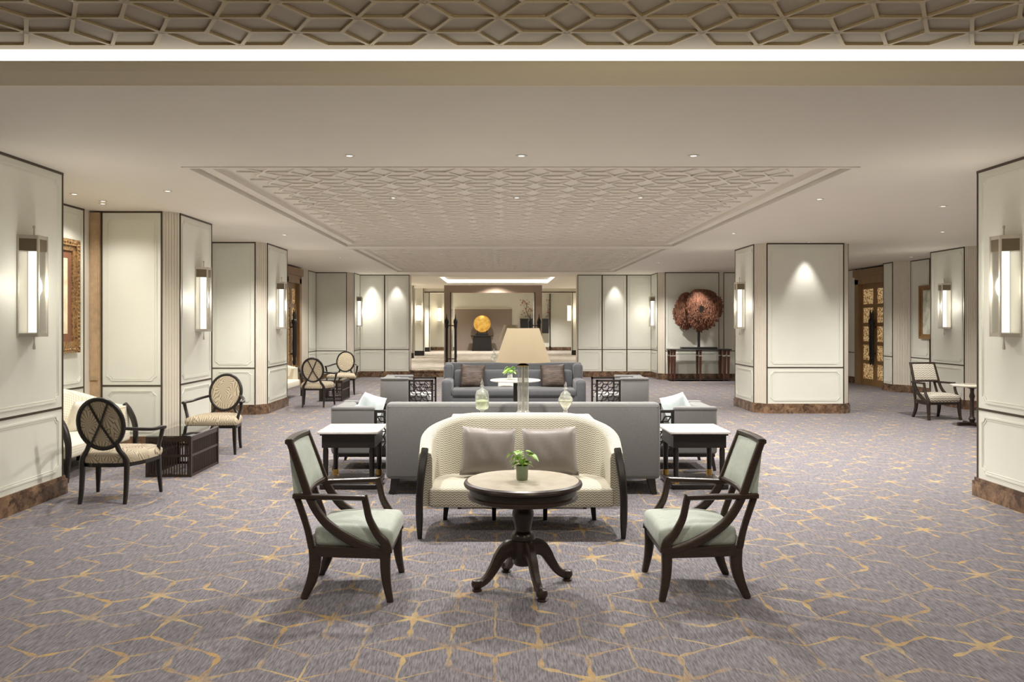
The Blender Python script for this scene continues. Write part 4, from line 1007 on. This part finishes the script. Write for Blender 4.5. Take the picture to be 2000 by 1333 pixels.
# --- console with copper sculpture
t = thing('hall_console', 'dark console with tapered mahogany legs under the copper sculpture', 'console table', (5.29, 21.72, 0))
MB().rbox(-.82, .82, -.22, .22, .815, .845, .006, 1).build('table_top', 'ebony', t)
MB().box(-.8, .8, -.2, .2, .03, .045).build('lower_rail', 'ebony', t)
for x in (-.76, -.68, 0, .62, .74):
    for s in (-1, 1):
        l = MB().sweep([(x, s*.17, .815), (x, s*.17, .70), (x, s*.17, .66), (x, s*.17, 0)], [(.07,.07), (.05,.05), (.065,.065), (.035,.035)], up=(1,0,0)).build('leg', 'redwood', t)
        MB().box(x-.036, x+.036, s*.17-.036, s*.17+.036, .655, .685).build('collar', 'nickel', l)
random.seed(3)
t = thing('copper_sculpture', 'jagged copper bark disc with a hole on a stand', 'sculpture', (5.29, 21.72, .845))
MB().rbox(-.47, .47, -.12, .12, 0, .05, .006, 1).build('base', 'black', t); MB().box(-.03, .03, -.03, .03, .05, .62).build('pole', 'black', t)
def bark(part, cx, cz, rx, rz, y0, bulge, hole, n=110, m=14, scales=500):
    """thick ragged plate, hole = inner radius"""
    vs = []; fs = []; edge = []
    for i in range(n):
        a = 2*PI*i/n; e = 1+.05*math.sin(3*a+cx*9)+.012*math.sin(7*a)
        if math.sin(a) < .75: e += random.uniform(-.09, .05)
        edge.append(e)
    dep = lambda u, x: y0-bulge*math.cos(u*1.9)+.03*math.sin(x*9)
    for side in (0, 1):
        for i in range(n):
            a = 2*PI*i/n
            for j in range(m+1):
                u = j/m; q = hole+(edge[i]-hole)*u
                x, z = q*math.cos(a)*(rx[0] if math.cos(a) < 0 else rx[1]), q*math.sin(a)*rz*(1.1 if hole and q == hole else 1)
                vs.append((cx+x, dep(u, x)+(0 if side == 0 else .035)+random.uniform(-.008, .008), cz+z))
    K = n*(m+1)
    for side in (0, 1):
        for i in range(n):
            i2 = (i+1) % n
            for j in range(m):
                q = (i*(m+1)+j, i2*(m+1)+j, i2*(m+1)+j+1, i*(m+1)+j+1); q = tuple(side*K+v for v in q); fs.append(q if side == 0 else q[::-1])
    for i in range(n):
        i2 = (i+1) % n
        for j in (0, m): a, b = i*(m+1)+j, i2*(m+1)+j; fs.append((a, b, K+b, K+a))
    MB().add(vs, fs).build(part, 'copper', t)
    sc = MB()
    for q in range(scales):
        a = random.uniform(0, 2*PI); u = math.sqrt(random.uniform(.03, .86)); i = int(a/(2*PI)*n) % n
        k = hole+.06+(edge[i]-hole-.06)*u; x, z = k*math.cos(a)*(rx[0] if math.cos(a) < 0 else rx[1]), k*math.sin(a)*rz; d = dep((k-hole)/(1-hole), x)
        w2, h2 = random.uniform(.007, .016), random.uniform(.02, .055)
        sc.box(cx+x-w2, cx+x+w2, d-random.uniform(.004, .018), d+.01, cz+z-h2, cz+z+h2)
    o = sc.build('bark_scales', 'copper', t); o['kind'] = 'stuff'
bark('bark_plate', -.30, .99, (.34, .24), .50, .12, .10, .0)
bark('bark_plate', .02, 1.05, (.36, .62), .57, -.06, .10, .15, scales=650)
# --- hall beyond
t = thing('disc_pedestal', 'black tapered pedestal under the gilded disc', 'pedestal', (-.82, 39.3, FAR))
mb = MB(); mb.add([(-.48,-.2,0),(.48,-.2,0),(.48,.2,0),(-.48,.2,0),(-.42,-.2,.7),(.42,-.2,.7),(.42,.2,.7),(-.42,.2,.7)], [(3,2,1,0),(4,5,6,7),(0,1,5,4),(1,2,6,5),(2,3,7,6),(3,0,4,7)]); mb.build('body', 'black', t)
MB().rbox(-.54, .54, -.25, .25, .7, .74, .01, 1).build('top_slab', 'black', t)
t = thing('gilded_disc', 'round gilded disc on a small dark stand in the hall beyond', 'sculpture', (-.82, 39.3, FAR+.74))
b = MB().box(-.3, .3, -.1, .1, 0, .09); b.box(-.24, -.2, -.03, .03, .09, .28); b.box(.2, .24, -.03, .03, .09, .28); b.build('stand', 'black', t)
pr = [(0, -.06), (.2, -.055), (.36, -.045), (.41, -.02), (.41, .02), (.36, .045), (0, .05)]; vs = []; d = MB().lathe(pr, n=40); d.v = [(x, z, .56+y) for x, y, z in d.v]; d.build('disc', 'gold', t, 40)
t = thing('wall_cabinet', 'dark wall-hung cabinet under the red blossom decoration in the far hall', 'cabinet', (1.7, 39.75, 1.02))
MB().box(-.68, .68, -.2, .24, 0, .68).build('body', 'black', t); MB().box(-.7, .7, -.22, .24, .68, .71).build('top_slab', 'wood', t)
random.seed(8); t = thing('blossom_panel', 'red plum blossom wall decoration above the dark cabinet', 'artwork', (1.75, 39.97, 1.8))
mb = MB()
for i in range(80):
    x = random.choice([random.uniform(-.72, -.2), random.uniform(-.72, -.1), random.uniform(.55, .75)]); z = random.uniform(0, .85); r = random.uniform(.012, .03)
    mb.lathe([(0, -.02), (r, -.01), (r, 0)], (x, 0, z), 7); k = len(mb.v)-21
    mb.v[k:] = [(vx, vz, z+vy) for (vx, vy, vz0) in mb.v[k:] for vz in [(vz0-z)] ]
o = mb.build('blossoms', 'red', t); o['kind'] = 'stuff'
br = MB().sweep([(-.3, -.01, 0), (-.45, -.01, .35), (-.4, -.01, .6), (-.6, -.01, .85)], (.02, .01), up=(0,1,0)); br.sweep([(.66, -.01, 0), (.62, -.01, .5), (.68, -.01, .85)], (.015, .01), up=(0,1,0)); br.build('branch', 'wood', t)
